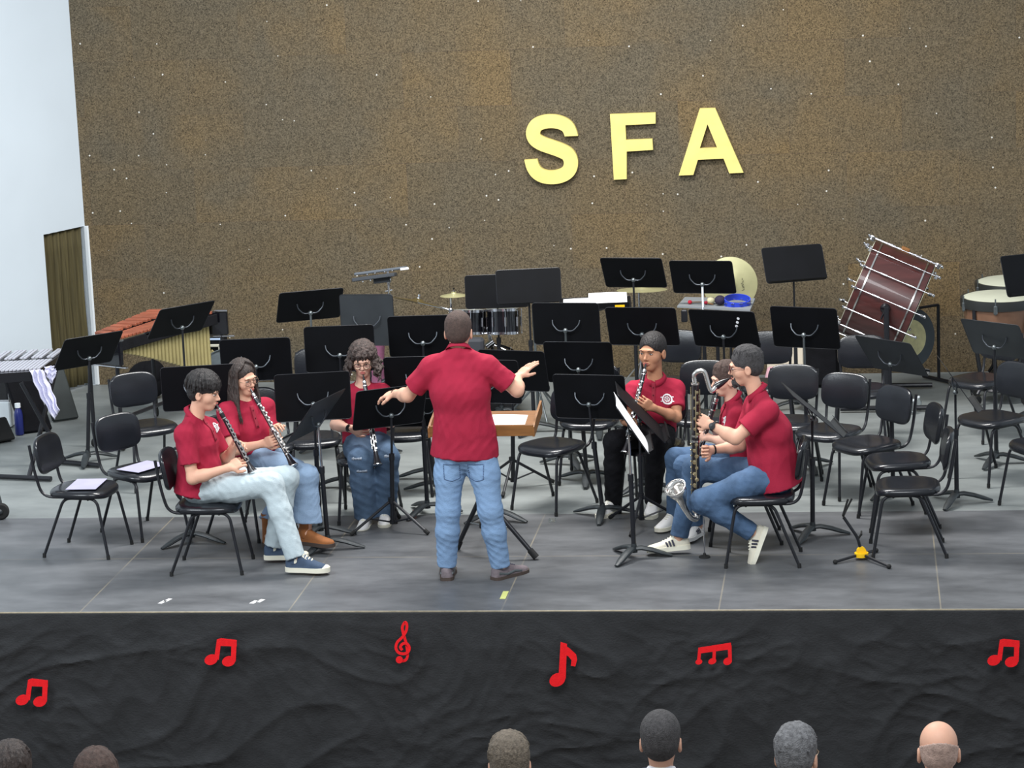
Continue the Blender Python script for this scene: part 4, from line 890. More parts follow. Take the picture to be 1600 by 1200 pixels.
    if style.get('placket'):
        q0 = nk+fwd*.05*s; off_ = np.array(rootloc(shirt)); bv = BVHTree.FromPolygons([tuple(v.co) for v in shirt.data.vertices], [tuple(p.vertices) for p in shirt.data.polygons]); P = []
        for k in range(15):
            row = []
            for a_ in (-.013, -.004, .004, .013):
                o0_ = q0+cx_*a_+V3(0, 0, -.016-.0105*k)-off_; h_ = bv.ray_cast(Vector(o0_+fwd*.3), Vector(-fwd)); row.append(np.array(h_[0]) if h_[0] is not None else o0_+fwd*.06)
            P += row
        P = np.array(P); d_ = (P-(q0-off_))@fwd
        for k in range(15): d_[k*4:k*4+4] = np.mean(d_[max(0, k-2)*4:min(15, k+3)*4])*.5+np.mean(d_[k*4:k*4+4])*.5+.004
        P = P+np.outer(d_-((P-(q0-off_))@fwd), fwd)+off_
        mb = MB(); mb.add(P, [(k*4+c, k*4+c+1, k*4+c+5, k*4+c+4) for k in range(14) for c in range(3)]); pk = mb.build('placket', mat_placket, shirt, True, 2); so_ = pk.modifiers.new('t', 'SOLIDIFY'); so_.thickness = .003; so_.offset = 0
        for k in (3, 8, 13): mb = MB(); mb.lathe([(.005, 0), (.005, .003), (0, .0035)], P[k*4+1]*.5+P[k*4+2]*.5+fwd*.002, fwd, 10); mb.build('button', m_placketb, pk, True)
    if style.get('emblem') is not None:
        ex, ez = style['emblem']; o_ = che+lat*ex+V3(0, 0, ez); dd = nrm(-fwd-lat*.35*np.sign(ex)); ux = nrm(np.cross(V3(0, 0, 1), -dd))
        decal_project(shirt, o_, ux, V3(0, 0, 1), dd, emblem_polys(), 'emblem', m_paper, .003)
    # trousers
    T = Field(); tr = style.get('trousers', m_denim); lg = style.get('leg', (.092, .070, .062, .052)); 
    T.et(pel-V3(0, 0, .03), pel+V3(0, 0, .06), lat, (.150*s*g+.012, .110*s*g+.012), (.145*s*g+.01, .102*s*g+.01), k=.04)
    for q in ('L', 'R'):
        a, b, c = J['hip'+q], J['kn'+q], J['an'+q]; mc = b*.62+c*.38; e = c+(c-b)*style.get('hemdrop', 0.0)
        bb = b-nrm((a-b)/np.linalg.norm(a-b)+(c-b)/np.linalg.norm(c-b)+1e-6)*0
        T.rc(pel+(a-pel)*.8, a*.6+b*.4, lg[0]*s*g, (lg[0]*.55+lg[1]*.45)*s+.004, k=.06); T.rc(a*.6+b*.4, bb, (lg[0]*.55+lg[1]*.45)*s+.004, lg[1]*s, k=.04); T.rc(bb, mc, lg[1]*s*.97, lg[2]*s, k=.035); T.rc(mc, e, lg[2]*s, lg[3]*s, k=.03, flat=True)
    netobj(style.get('trname', 'jeans'), T.mesh(.006, folds(style.get('seed', 1)+9, style.get('tfold', .0036), .085, 1.6)), tr, r)
    if style.get('pockets'):
        pj = [c for c in kids(r) if c.name.startswith('jeans')][0]; polys = []
        for sd in (-1, 1):
            o1 = [(sd*.078-.052, -.105), (sd*.078+.052, -.105), (sd*.078+.048, -.20), (sd*.078, -.215), (sd*.078-.048, -.20)]
            for i in range(5):
                a_, b_ = np.array(o1[i]), np.array(o1[(i+1) % 5]); t_ = (b_-a_)/np.linalg.norm(b_-a_); n_ = np.array([-t_[1], t_[0]])*.0022
                for k in range(6): p_, q_ = a_+(b_-a_)*k/6, a_+(b_-a_)*(k+1)/6; polys.append([tuple(p_+n_), tuple(q_+n_), tuple(q_-n_), tuple(p_-n_)])
        decal_project(pj, pel-fwd*.05, lat, V3(0, 0, 1), fwd, polys, 'pocket_seam', mat_seam, .002)
    for q in ('L', 'R'):
        fd = J['foot'+q]; shoe(r, J['an'+q], fd[0], fd[1] if len(fd) > 1 else style['shoe'], s*style.get('shoes', 1.0), fd[2] if len(fd) > 2 else None, style.get('patchside', 1))
    if style.get('glasses') is not None:
        mb = MB(); gm = style['glasses']; rg = .0018*hs
        for sd in (-1, 1):
            c_ = H(sd*.033, .103, -.006); mb.tube([c_+l*.024*hs*math.cos(t)+u*.020*hs*math.sin(t)-f*.004*abs(math.cos(t)) for t in [2*PI*k/20 for k in range(21)]], rg*style.get('rim', 1.0), 6)
            mb.tube([H(sd*.057, .099, .002), H(sd*.075, .06, .004), H(sd*.080, -.01, .0), H(sd*.079, -.03, -.012)], rg, 6)
        mb.tube([H(-.009, .103, -.003), H(0, .108, .001), H(.009, .103, -.003)], rg, 6); gl = mb.build('glasses', gm, r, True)
        for sd in (-1, 1): mb = MB(); mb.lathe([(.0225*hs, 0), (.0225*hs, .001), (0, .0012)], H(sd*.033, .102, -.006), f, 20); mb.build('lens', m_lens, gl, True)
    if style.get('beard'):
        Bf = Field(); Bf.ell(H(0, .066, -.098), V3(.032, .036, .024)*hs, Rh, k=.01); Bf.rc(H(0, .088, -.086), H(0, .086, -.118), .016*hs, .014*hs, k=.01)
        Bf.rc(H(-.026, .080, -.062), H(-.022, .082, -.092), .006*hs, .009*hs, k=.01); Bf.rc(H(.026, .080, -.062), H(.022, .082, -.092), .006*hs, .009*hs, k=.01); Bf.rc(H(-.024, .092, -.050), H(.024, .092, -.050), .005*hs, None, k=.008)
        Bf.ell(H(0, .106, -.064), V3(.020, .014, .009)*hs, Rh, k=.006, op='sub')
        netobj('beard', Bf.mesh(.0035, folds(4, .0015, .02)), style['hairm'], r)
    tag(r, label, 'person', style.get('group')); return r, dict(f=f, l=l, u=u, hc=hc, H=H)
mat_placket = mat('placket_shade_cotton', (144, 30, 52), .85, bump=.3, bs=260)
m_placketb = mat('dark_red_button', (96, 20, 34), .4)
mat_seam = mat('pocket_seam_denim', (84, 108, 142), .85)

# ------------------------------------------------------------------ clarinets
def clarinet(mouth, end, keyside, label, grp='clarinets being played'):
    m_, e_ = np.array(mouth, float), np.array(end, float); d = nrm(e_-m_); L = np.linalg.norm(e_-m_); k = L/.66; r = empty('clarinet', e_)
    ks = nrm(np.array(keyside)-d*np.dot(keyside, d)); sd = np.cross(d, ks); at = lambda t: m_+d*t*k
    mb = MB(); mb.tube([at(-.01), at(.02), at(.045), at(.07)], [.004, .008, .011, .0125], 12); mp = mb.build('mouthpiece', m_ebony, r, True)
    mb = MB(); mb.lathe([(.0118, 0), (.0135, .002), (.0135, .022), (.0125, .024)], at(.034), d, 16); mb.cyl(at(.038)-ks*.012, at(.038)-ks*.02, .003, n=8); mb.cyl(at(.05)-ks*.012, at(.05)-ks*.02, .003, n=8); mb.build('ligature', m_silver, r, True)
    mb = MB(); mb.lathe([(.014, 0), (.0158, .03*k), (.014, .06*k)], at(.07), d, 16); mb.build('barrel', m_ebony, r, True)
    mb = MB(); mb.cyl(at(.13), at(.34), .0135, .0135); mb.build('upper_joint', m_ebony, r, True)
    mb = MB(); mb.cyl(at(.34), at(.56), .0137, .015); mb.build('lower_joint', m_ebony, r, True)
    mb = MB(); mb.lathe([(.0155, 0), (.0165, .02*k), (.020, .05*k), (.027, .08*k), (.0335, .10*k), (.0335, .103*k), (.026, .09*k), (.012, .04*k)], at(.557), d, 24); mb.build('bell', m_ebony, r, True)
    mb = MB()
    for t in (.072, .128, .336, .346, .556): mb.lathe([(.0135, 0), (.0168, .0005), (.0168, .0075), (.0135, .008)], at(t-.004), d, 16)
    mb.lathe([(.0325, 0), (.0352, .001), (.0352, .005), (.032, .006)], at(.653), d, 24); mb.build('silver_ring', m_silver, r, True)
    mb = MB(); mb.tube([at(.15)+ks*.019, at(.33)+ks*.019], .0027, 6); mb.tube([at(.17)+ks*.012+sd*.015, at(.33)+ks*.012+sd*.015], .0023, 6)
    for i in range(9):
        t = .15+.021*i; q = at(t)+ks*.0145+sd*.006*(-1)**i; mb.lathe([(.0078, 0), (.0078, .004), (0, .005)], q, ks, 12); mb.tube([q, q+sd*.010+ks*.004], .0022, 5)
    mb.build('upper_keys', m_silver, r, True)
    mb = MB(); mb.tube([at(.355)+ks*.020, at(.55)+ks*.020], .0028, 6); mb.tube([at(.37)+ks*.012+sd*.016, at(.54)+ks*.012+sd*.018], .0025, 6); mb.tube([at(.36)+ks*.010-sd*.016, at(.50)+ks*.010-sd*.018], .0025, 6)
    for i in range(8):
        t = .365+.025*i; q = at(t)+ks*.0155+sd*.007*(-1)**i; mb.lathe([(.0095, 0), (.0095, .004), (0, .005)], q, ks, 12); mb.tube([q, q+sd*.012+ks*.004], .0024, 5)
    mb.build('lower_keys', m_silver, r, True)
    tag(r, label, 'clarinet', grp); return r

# ------------------------------------------------------------------ the players
def J3(d): return {k: AY(*v) for k, v in d.items()}
def towards(a, b): return np.array(b)-np.array(a)
def seat_floor(J): return None
WATCH = mat('black_watch', (20, 20, 22), .3)
people = {}
# 1 boy in pale jeans, facing right
J = J3(dict(pelvis=(313, 752, 1.1), chest=(308, 690, 1.08), neck=(303, 650, 1.08), head=(319, 612, 1.07), shR=(289, 678, .92), shL=(326, 668, 1.24), elR=(301, 748, .87), wrR=(357, 731, .92), elL=(352, 722, 1.28), wrL=(366, 697, 1.14),
            hipR=(322, 766, 1.0), hipL=(326, 758, 1.19), knR=(424, 757, .97), knL=(448, 747, 1.2), anR=(462, 872, .86), anL=(428, 853, 1.16), hem=(305, 772, 1.08)))
cl1 = (AY(339, 633, 1.02), AY(394, 737, .99)); ax = nrm(cl1[1]-cl1[0]); fr = V3(.8, .0, .45)
J['handR'] = (towards(J['wrR'], AY(384, 717, .97)), V3(.5, .75, -.1), -1, .75, dict(spread=.05)); J['handL'] = (towards(J['wrL'], AY(381, 684, 1.04)), V3(.5, -.8, .2), 1, .7, dict(spread=.05))
J['footR'] = (V3(1, -.10, 0), 'canvas'); J['footL'] = (V3(1, .08, 0), 'canvas')
r, hd = person('dark haired boy in a red polo and pale jeans playing a clarinet at left', J, (86, 12, 0), 84, dict(foot=(J['anR'][0], J['anR'][1], 0), hair='mop', hairm=m_hair_blk, skin=m_skin, trousers=m_denim_pale, shoe='canvas', seed=11, girth=1.02, emblem=(.075, .07), placket=True, leg=(.096, .080, .072, .066), patchside=-1, shoes=1.02))
clarinet(*cl1, V3(.7, -.3, .5), 'clarinet played by the dark haired boy at the far left')
# 2 long haired girl
J = J3(dict(pelvis=(398, 700, 1.78), chest=(388, 668, 1.76), neck=(381, 628, 1.76), head=(380, 590, 1.74), shR=(354, 643, 1.64), shL=(415, 636, 1.90), elR=(364, 704, 1.50), wrR=(412, 693, 1.50), elL=(431, 684, 1.84), wrL=(427, 672, 1.63),
            hipR=(405, 718, 1.66), hipL=(418, 714, 1.86), knR=(480, 744, 1.45), knL=(462, 736, 1.72), anR=(479, 832, 1.40), anL=(420, 836, 1.52), hem=(400, 708, 1.76)))
cl2 = (AY(392, 609, 1.60), AY(459, 729, 1.38))
J['handR'] = (towards(J['wrR'], AY(436, 686, 1.43)), V3(.3, .8, .1), -1, .7, dict(spread=.05)); J['handL'] = (towards(J['wrL'], AY(433, 657, 1.50)), V3(.4, -.7, .3), 1, .7, dict(spread=.05))
J['footR'] = (V3(.9, -.35, 0), 'boot'); J['footL'] = (V3(.55, -.8, 0), 'boot')
r, hd = person('girl with long dark hair and round glasses in a red polo playing a clarinet', J, (52, 10, 6), 52, dict(foot=(J['anR'][0], J['anR'][1], 0), hair='long', hairm=m_hair_brn, skin=m_skin, trousers=m_denim_mid, shoe='boot', seed=21, girth=.88, sw=.9, placket=True, leg=(.088, .078, .082, .112), glasses=m_wire, hairlen=.36, hemdrop=-.18, fold=.003), s=.96)
clarinet(*cl2, V3(.6, -.5, .5), 'clarinet played by the long haired girl with round glasses')
# 3 curly haired girl
J = J3(dict(pelvis=(570, 684, 2.46), chest=(567, 645, 2.44), neck=(566, 606, 2.42), head=(567, 562, 2.38), shR=(536, 616, 2.42), shL=(597, 613, 2.42), elR=(524, 664, 2.30), wrR=(549, 670, 2.14), elL=(610, 660, 2.30), wrL=(592, 655, 2.12),
            hipR=(554, 689, 2.42), hipL=(587, 688, 2.42), knR=(563, 718, 2.10), knL=(605, 714, 2.14), anR=(572, 808, 2.14), anL=(602, 800, 2.22), hem=(570, 690, 2.42)))
cl3 = (AY(568, 588, 2.27), AY(590, 727, 2.0))
J['handR'] = (towards(J['wrR'], AY(574, 674, 2.10)), V3(.1, .9, .1), -1, .75, dict(spread=.05)); J['handL'] = (towards(J['wrL'], AY(577, 645, 2.10)), V3(-.2, .9, .1), 1, .75, dict(spread=.05))
J['footR'] = (V3(-.05, -1, 0), 'high'); J['footL'] = (V3(.1, -1, 0), 'high')
r, hd = person('girl with curly brown hair and glasses in a red polo and ripped dark jeans', J, (6, 14, 0), 6, dict(foot=(J['anR'][0], J['anR'][1], 0), hair='curly', hairm=m_hair_cur, skin=m_skin3, trousers=m_denim_dark, shoe='high', seed=31, girth=.88, sw=.9, placket=True, leg=(.094, .088, .088, .086), glasses=m_wire, rim=1.6, fold=.003, shoes=.9), s=.94)
wrist_band(r, 'wristwatch', J['wrR']*.9+J['elR']*.1, J['wrR']-J['elR'], .027, WATCH, .016, V3(0, -1, .3))
jn = [c for c in kids(r) if c.name.startswith('jeans')][0]
for kk, dx_, dz_ in (('knR', -.01, .03), ('knR', .02, -.06), ('knL', .03, .03)):
    mpol = [[(x0, 0), (x0+.018, .002*math.sin(x0*200)), (x0+.018, .016+.004*math.sin(x0*130)), (x0, .014)] for x0 in (-.036, -.018, 0, .018)]
    decal_project(jn, J[kk]+V3(dx_, 0, dz_-.03), V3(1, 0, 0), V3(0, 0, 1), V3(0, 1, -.2), mpol, 'frayed_patch', mat('frayed_white_threads', (150, 160, 174), .9, var=.2, vs=80), .003)
clarinet(*cl3, V3(.1, -1, .3), 'clarinet played by the curly haired girl')
# 4 conductor seen from behind
J = J3(dict(pelvis=(727, 694, .76), chest=(719, 612, .73), neck=(717, 548, .75), head=(716.5, 517, .78), shL=(675, 574, .75), shR=(761, 573, .75), elL=(637, 618, .80), wrL=(618, 615, 1.03), elR=(808, 610, .79), wrR=(809, 589, .98),
            hipL=(703, 702, .76), hipR=(752, 702, .76), knL=(700, 797, .72), knR=(766, 797, .68), anL=(698, 884, .74), anR=(782, 884, .74), hem=(726, 711, .76)))
J['handL'] = (towards(J['wrL'], AY(603, 617, 1.07)), V3(.1, .3, -1), 1, .38); J['handR'] = (towards(J['wrR'], AY(834, 565, 1.06)), V3(.1, .2, -1), -1, .12, dict(thumb=.6, spread=.04))
J['footL'] = (V3(-.1, 1, 0), 'hiker'); J['footR'] = (V3(.62, .75, 0), 'hiker')
r, hd = person('conductor in a red polo and light blue jeans seen from behind with both arms raised', J, (180, 4, 0), 180, dict(foot=(J['anL'][0], J['anL'][1], 0), hair='crop', hairm=m_hair_con, skin=m_skin, trousers=m_denim, shoe='hiker', seed=41, hs=1.05, girth=1.12, sw=1.12, arm=1.12, leg=(.098, .076, .074, .062), open=.3, pockets=True, flare=.016, shoes=1.04, sleeve=.72, loose=.006, tfold=.0036))
wrist_band(r, 'wristband', J['wrL'], J['wrL']-J['elL'], .029, WATCH, .006)
# 5 boy in black trousers
J = J3(dict(pelvis=(1022, 664, 2.60), chest=(1024, 632, 2.58), neck=(1024, 592, 2.56), head=(1019, 549, 2.52), shR=(990, 610, 2.56), shL=(1056, 607, 2.60), elR=(977, 655, 2.40), wrR=(984, 662, 2.22), elL=(1057, 652, 2.46), wrL=(1020, 637, 2.30),
            hipR=(1006, 676, 2.56), hipL=(1040, 676, 2.58), knR=(960, 690, 2.26), knL=(1026, 696, 2.22), anR=(958, 784, 2.42), anL=(1020, 784, 2.40), hem=(1022, 672, 2.60)))
cl5 = (AY(1009, 570, 2.40), AY(977, 708, 2.12))
J['handL'] = (towards(J['wrL'], AY(998, 624, 2.24)), V3(-.2, .9, 0), 1, .65, dict(spread=.05)); J['handR'] = (towards(J['wrR'], AY(990, 655, 2.16)), V3(.3, -.6, .3), 1, .75, dict(spread=.05))
J['footR'] = (V3(-.45, -.9, 0), 'high'); J['footL'] = (V3(-.05, -1, 0), 'high')
r, hd = person('short haired boy in a red polo and black trousers playing a clarinet', J, (-22, 1, 0), -8, dict(foot=(J['anR'][0], J['anR'][1], 0), hair='crop', hairm=m_hair_blk, skin=m_skin2, trousers=m_blackcloth, trname='trousers', shoe='high', seed=51, hs=1.09, girth=.88, sw=.88, emblem=(.075, .055), placket=True, leg=(.092, .080, .072, .064), shoes=.98), s=.93)
clarinet(*cl5, V3(-.3, -1, .2), 'clarinet played by the boy in black trousers')
# 6 half hidden child
J = J3(dict(pelvis=(1155, 706, 1.82), chest=(1150, 664, 1.80), neck=(1146, 624, 1.79), head=(1133, 592, 1.77), shL=(1152, 648, 1.67), shR=(1142, 642, 1.94), elL=(1136, 692, 1.62), wrL=(1108, 684, 1.68), elR=(1130, 690, 1.96), wrR=(1112, 664, 1.84),
            hipL=(1145, 716, 1.74), hipR=(1142, 712, 1.90), knL=(1070, 728, 1.72), knR=(1056, 716, 1.92), anL=(1090, 820, 1.72), anR=(1053, 806, 1.98), hem=(1152, 716, 1.80)))
cl6 = (AY(1121, 616, 1.72), AY(1084, 742, 1.66))
J['handL'] = (towards(J['wrL'], AY(1092, 676, 1.70)), V3(-.5, .7, 0), 1, .7, dict(spread=.05)); J['handR'] = (towards(J['wrR'], AY(1104, 652, 1.76)), V3(-.4, -.8, .1), -1, .7, dict(spread=.05))
J['footL'] = (V3(-.4, -.9, 0), 'white'); J['footR'] = (V3(-.55, -.8, 0), 'high')
r, hd = person('child in a red polo and blue jeans half hidden behind the bearded man', J, (-68, 8, 0), -78, dict(foot=(J['anL'][0], J['anL'][1], 0), hair='full', hairm=m_hair_con, skin=m_skin3, trousers=m_denim_blue, shoe='white', seed=61, girth=.86, sw=.86, emblem=(.07, .05), placket=True, leg=(.088, .078, .066, .056), shoes=.95), s=.90)
clarinet(*cl6, V3(-.8, -.5, .2), 'clarinet played by the half hidden child')
# 7 bearded man with bass clarinet
J = J3(dict(pelvis=(1208, 734, 1.25), chest=(1200, 674, 1.24), neck=(1184, 614, 1.23), head=(1165, 572, 1.22), shL=(1199, 642, 1.06), shR=(1180, 632, 1.42), elL=(1149, 685, .98), wrL=(1111, 664, 1.06), elR=(1156, 697, 1.40), wrR=(1112, 703, 1.30),
            hipL=(1198, 748, 1.13), hipR=(1188, 742, 1.36), knL=(1098, 783, 1.06), knR=(1086, 732, 1.36), anL=(1175, 832, 1.12), anR=(1061, 838, 1.30), hem=(1218, 756, 1.25)))
J['handL'] = (towards(J['wrL'], AY(1084, 650, 1.12)), V3(-.2, .9, -.1), 1, .65, dict(spread=.05)); J['handR'] = (towards(J['wrR'], AY(1086, 708, 1.20)), V3(-.1, -.9, .1), -1, .95, dict(spread=.03))
J['footL'] = (V3(-.35, -.28, -.86), 'trainer', V3(-.80, -.1, .45)); J['footR'] = (V3(-1, -.12, -.06), 'trainer')
r, hd = person('bearded man in a red polo and blue jeans playing the bass clarinet', J, (-88, 8, 0), -90, dict(foot=(J['anR'][0], J['anR'][1], 0), hair='short', hairm=m_hair_man, skin=m_skin, trousers=m_denim_blue, shoe='trainer', seed=71, flare=.022, girth=1.18, sw=1.18, arm=1.08, leg=(.098, .078, .070, .060), glasses=m_redframe, rim=1.5, beard=True, loose=.004, hs=1.02))
wrist_band(r, 'wristwatch', J['wrL']*.88+J['elL']*.12, J['wrL']-J['elL'], .031, WATCH, .020, V3(-.3, -.9, .3))
wrist_band(r, 'wristband', J['wrR']*.93+J['elR']*.07, J['wrR']-J['elR'], .030, WATCH, .010)
# bass clarinet
yb = 1.13; T_ = lambda px, py, y=yb: AY(px, py, y)
r = empty('bass_clarinet', T_(1100, 868, 1.05))
a, b = T_(1086, 598), T_(1088, 800); d = nrm(b-a)
mb = MB(); mb.cyl(a, a+(b-a)*.42, .0225, .0235, 18); mb.build('upper_joint', m_ebony, r, True)
mb = MB(); mb.cyl(a+(b-a)*.42, b, .024, .025, 18); mb.build('lower_joint', m_ebony, r, True)
mb = MB(); mb.tube(bez([a+V3(0, 0, -.01), T_(1083, 583), T_(1100, 577), T_(1108, 605), T_(1112, 613), T_(1119, 604, 1.17)], .06, 8), .0148, 14); mb.build('neck', m_silver, r, True)
mb = MB(); mb.tube([T_(1116, 606, 1.165), T_(1120, 603, 1.175), T_(1128, 598, 1.19), T_(1139, 592, 1.21)], [.017, .024, .021, .006], 14); mb.build('mouthpiece', m_ebony, r, True)
mb = MB()
for t in (.0, .40, .44, .985): mb.lathe([(.022, 0), (.0275, .001), (.0275, .012), (.022, .013)], a+(b-a)*t, d, 18)
mb.build('silver_ring', m_silver, r, True)
mb = MB(); path = bez([b, T_(1090, 812), T_(1080, 810, 1.10), T_(1068, 792, 1.06), T_(1063, 775, 1.03), T_(1055, 762, .99)], .05, 8); nP = len(path); rr = [.018+(.0 if i < nP*.5 else .052*((i-nP*.5)/(nP*.5))**1.8) for i in range(nP)]
mb.tube(path, rr, 26, caps=False); bl = mb.build('bell', m_silver, r, True); so_ = bl.modifiers.new('t', 'SOLIDIFY'); so_.thickness = .002
mb = MB(); e = path[-1]; dd = nrm(path[-1]-path[-2]); mb.lathe([(.068, -.002), (.074, .0), (.074, .003), (.068, .003), (.068, -.002)], e, dd, 30, True); mb.build('bell_rim', m_silver, bl, True)
mb = MB(); sdv = V3(-1, 0, 0); frv = V3(.15, -1, 0)
for v, t0, t1 in ((sdv*.028+frv*.006, .03, .36), (frv*.028, .05, .42), (sdv*.030+frv*.008, .46, .96), (frv*.030, .46, .98), (-sdv*.028+frv*.005, .05, .36)): mb.tube([a+(b-a)*t0+v, a+(b-a)*t1+v], .0032, 6)
for i in range(9):
    t = .07+.04*i; q = a+(b-a)*t+frv*.0235+sdv*(.006 if i % 2 else -.010); mb.lathe([(.0105, 0), (.0105, .005), (0, .006)], q, frv+sdv*.2, 12)
    q = a+(b-a)*t-sdv*.027; mb.ball(q, .006, 8)
mb.build('upper_keys', m_brasspl, r, True)
mb = MB()
for i in range(11):
    t = .47+.045*i; rad = .011+.0012*(i % 4); q = a+(b-a)*t+frv*.025+sdv*(.010 if i % 2 else -.004); mb.lathe([(rad, 0), (rad, .005), (0, .0065)], q, frv+sdv*.3, 14); mb.ball(a+(b-a)*t+sdv*.029, .007, 8)
mb.build('lower_keys', m_brasspl, r, True)
pg0, pg1 = T_(1099, 800, 1.10), G(1101, 871)
mb = MB(); mb.tube([T_(1092, 806), pg0], .006, 8); mb.cyl(pg0, pg1+V3(0, 0, .012), .0045, n=10); pe = mb.build('floor_peg', m_chrome, r, True); mb = MB(); mb.lathe([(.038, 0), (.036, .008), (.012, .012), (.008, .03)], pg1+V3(0, 0, .001), V3(0, 0, 1), 20); mb.build('peg_foot', m_rubber, pe, True)
tag(r, 'bass clarinet with silver neck and upturned bell held by the bearded man', 'bass clarinet')

# ------------------------------------------------------------------ audience seen from behind, below the stage
m_hair_thin = mat('thin_grey_hair', (176, 150, 138), .8, var=.25, vs=50, bump=.5, bs=150)
AUD = [(14, 1160, 0, m_hair_brn, 'full', 'dark haired listener cut off at the bottom left corner', False, m_blackcloth, -6),
       (148, 1171, 0, m_hair_con, 'full', 'brown haired listener with glasses at the lower left, second from the corner', True, m_navy, 12),
       (794, 1143, 1, m_hair_gry, 'short', 'listener with short grey brown hair below the conductor', False, m_blackcloth, 8),
       (1031, 1107, 2, m_hair_man, 'crop', 'dark haired listener in a navy jacket with a white collar', False, m_navy, 0),
       (1244, 1130, 1, m_hair_sil, 'short', 'listener with silver grey hair and glasses', True, m_blackcloth, -12),
       (1466, 1122, 1, m_hair_thin, 'bald', 'bald listener with a grey fringe of hair at the lower right', False, m_navy, 2)]
FH = -1.10
for i, (px, py, kd, hm, hst, lab, gl, top, yw) in enumerate(AUD):
    t = G(px, py, .36); hs = 1.24; hc = t-V3(0, 0, .132*hs); x, y = t[0], t[1]
    J = dict(head=hc, neck=hc+V3(0, -.02, -.165 if kd == 2 else -.185), chest=hc+V3(0, -.03, -.38), pelvis=hc+V3(0, -.04, -.72), shL=hc+V3(-.20, -.02, -.23), shR=hc+V3(.20, -.02, -.23), elL=hc+V3(-.205, .02, -.50), elR=hc+V3(.205, .02, -.50), wrL=hc+V3(-.13, .22, -.58), wrR=hc+V3(.13, .22, -.58),
             hipL=hc+V3(-.09, 0, -.76), hipR=hc+V3(.09, 0, -.76), knL=hc+V3(-.12, .42, -.76), knR=hc+V3(.12, .42, -.76))
    for q in 'LR': k_ = J['kn'+q]; J['an'+q] = V3(k_[0], k_[1], FH+.085)
    J['handL'] = (V3(.5, .8, 0), V3(0, 0, -1), 1, .4); J['handR'] = (V3(-.5, .8, 0), V3(0, 0, -1), -1, .4); J['footL'] = (V3(0, 1, 0), 'dress'); J['footR'] = (V3(0, 1, 0), 'dress')
    J['hem'] = J['pelvis']-V3(0, 0, .04)
    person(lab, J, (180+yw, 4, 0), 180, dict(foot=(x, y+.4, FH), hair=hst, hairm=hm, skin=m_skin, trousers=m_blackcloth, trname='trousers', topname='jacket', shoe='dress', seed=80+i, top=top, collar=m_paper if kd == 2 or hst == 'bald' else top, hs=hs, glasses=m_wire if gl else None, longsleeve=True, res=.0075, open=.3, group='listeners seated below the stage'))
# ------------------------------------------------------------------ conductor's wooden desk
yd = 1.55; r = empty('conductor_desk', G(757, 868))
f0 = G(757, 868); yd = f0[1]
q = [G(671, 681, .93), G(833, 681, .93)]; fw_ = q[0]+0; wdr = nrm(q[1]-q[0]); wdr = nrm(V3(wdr[0], 0, 0)); bdr = nrm(V3(0, 1, .13)); ndr = np.cross(wdr, bdr); Wd = q[1][0]-q[0][0]; o_ = V3(q[0][0], q[0][1], .93); R = np.array([wdr, bdr, ndr]).T; D_ = .44
mb = MB(); mb.box(o_+wdr*Wd/2+bdr*D_/2, (Wd, D_, .014), R, .002); mb.build('tray', m_wood, r, True)
mb = MB(); mb.box(o_+wdr*Wd/2+ndr*.03, (Wd, .016, .075), R, .003); mb.build('front_ledge', m_wood, r, True)
for s_ in (0, 1):
    mb = MB(); x_ = Wd*s_; poly = [(-.01, -.01), (D_, -.01), (D_, .075), (.10, .07), (-.01, .055)]
    mb.prism(poly, o_+wdr*(x_-.007), bdr, ndr, .014); ob = mb.build('side_panel', m_wood, r, True); fixn(ob)
hub = V3(f0[0], f0[1], .42)
mb = MB(); mb.cyl(V3(f0[0], f0[1], .20), o_+wdr*Wd/2+bdr*D_*.5-ndr*.02, .016, n=14); mb.build('pole', m_tube, r, True)
mb = MB(); mb.cyl(hub+V3(0, 0, -.02), hub+V3(0, 0, .05), .032, n=16); mb.cyl(V3(f0[0], f0[1], .19), V3(f0[0], f0[1], .22), .026, n=16); mb.build('hub', m_tube, r, True)
for (px, py) in ((838, 871), (714, 856), (775, 815)):
    e = G(px, py, .015); mb = MB(); mb.cyl(hub, e, .0155, n=12); lg = mb.build('leg', m_tube, r, True)
    mb = MB(); mb.cyl(e+(hub-e)*.12, e, .0215, .023, n=12); mb.build('foot_cap', m_rubber, lg, True)
    mb = MB(); mb.cyl(V3(f0[0], f0[1], .205), hub+(e-hub)*.52, .007, n=8); mb.build('brace', m_dchrome, r, True)
tag(r, 'honey brown wooden conductor desk on a heavy black tripod in front of the conductor', 'lectern')
sheets('score', o_+wdr*Wd*.62+bdr*.22, wdr, bdr, ndr, .44, .27, 'white open score lying on the wooden conductor desk', 1, 0)

# ------------------------------------------------------------------ yellow based instrument stand on the floor at right
c0 = G(1346, 874); r = empty('instrument_stand', c0)
for (px, py) in ((1305, 878), (1389, 885), (1369, 860)):
    e = G(px, py, .015); mb = MB(); mb.tube([c0+V3(0, 0, .035), c0*.5+e*.5+V3(0, 0, .018), e], .0095, 8); lg = mb.build('leg', m_tube, r, True); mb = MB(); mb.ball(e, .016, 10); mb.build('foot_cap', m_rubber, lg, True)
mb = MB(); mb.cyl(c0+V3(0, 0, .02), c0+V3(0, 0, .045), .045, n=20); mb.lathe([(.03, -.012), (.03, .012)], c0+V3(0, 0, .055), V3(.2, -1, 0), 20); mb.build('hub', m_yellow, r, True)
P_ = lambda px, py: AY(px, py, c0[1])
mb = MB(); mb.tube(bez([c0+V3(0, 0, .05), P_(1340, 840), P_(1318, 808)], .03), .010, 8); mb.build('arm', m_tube, r, True)
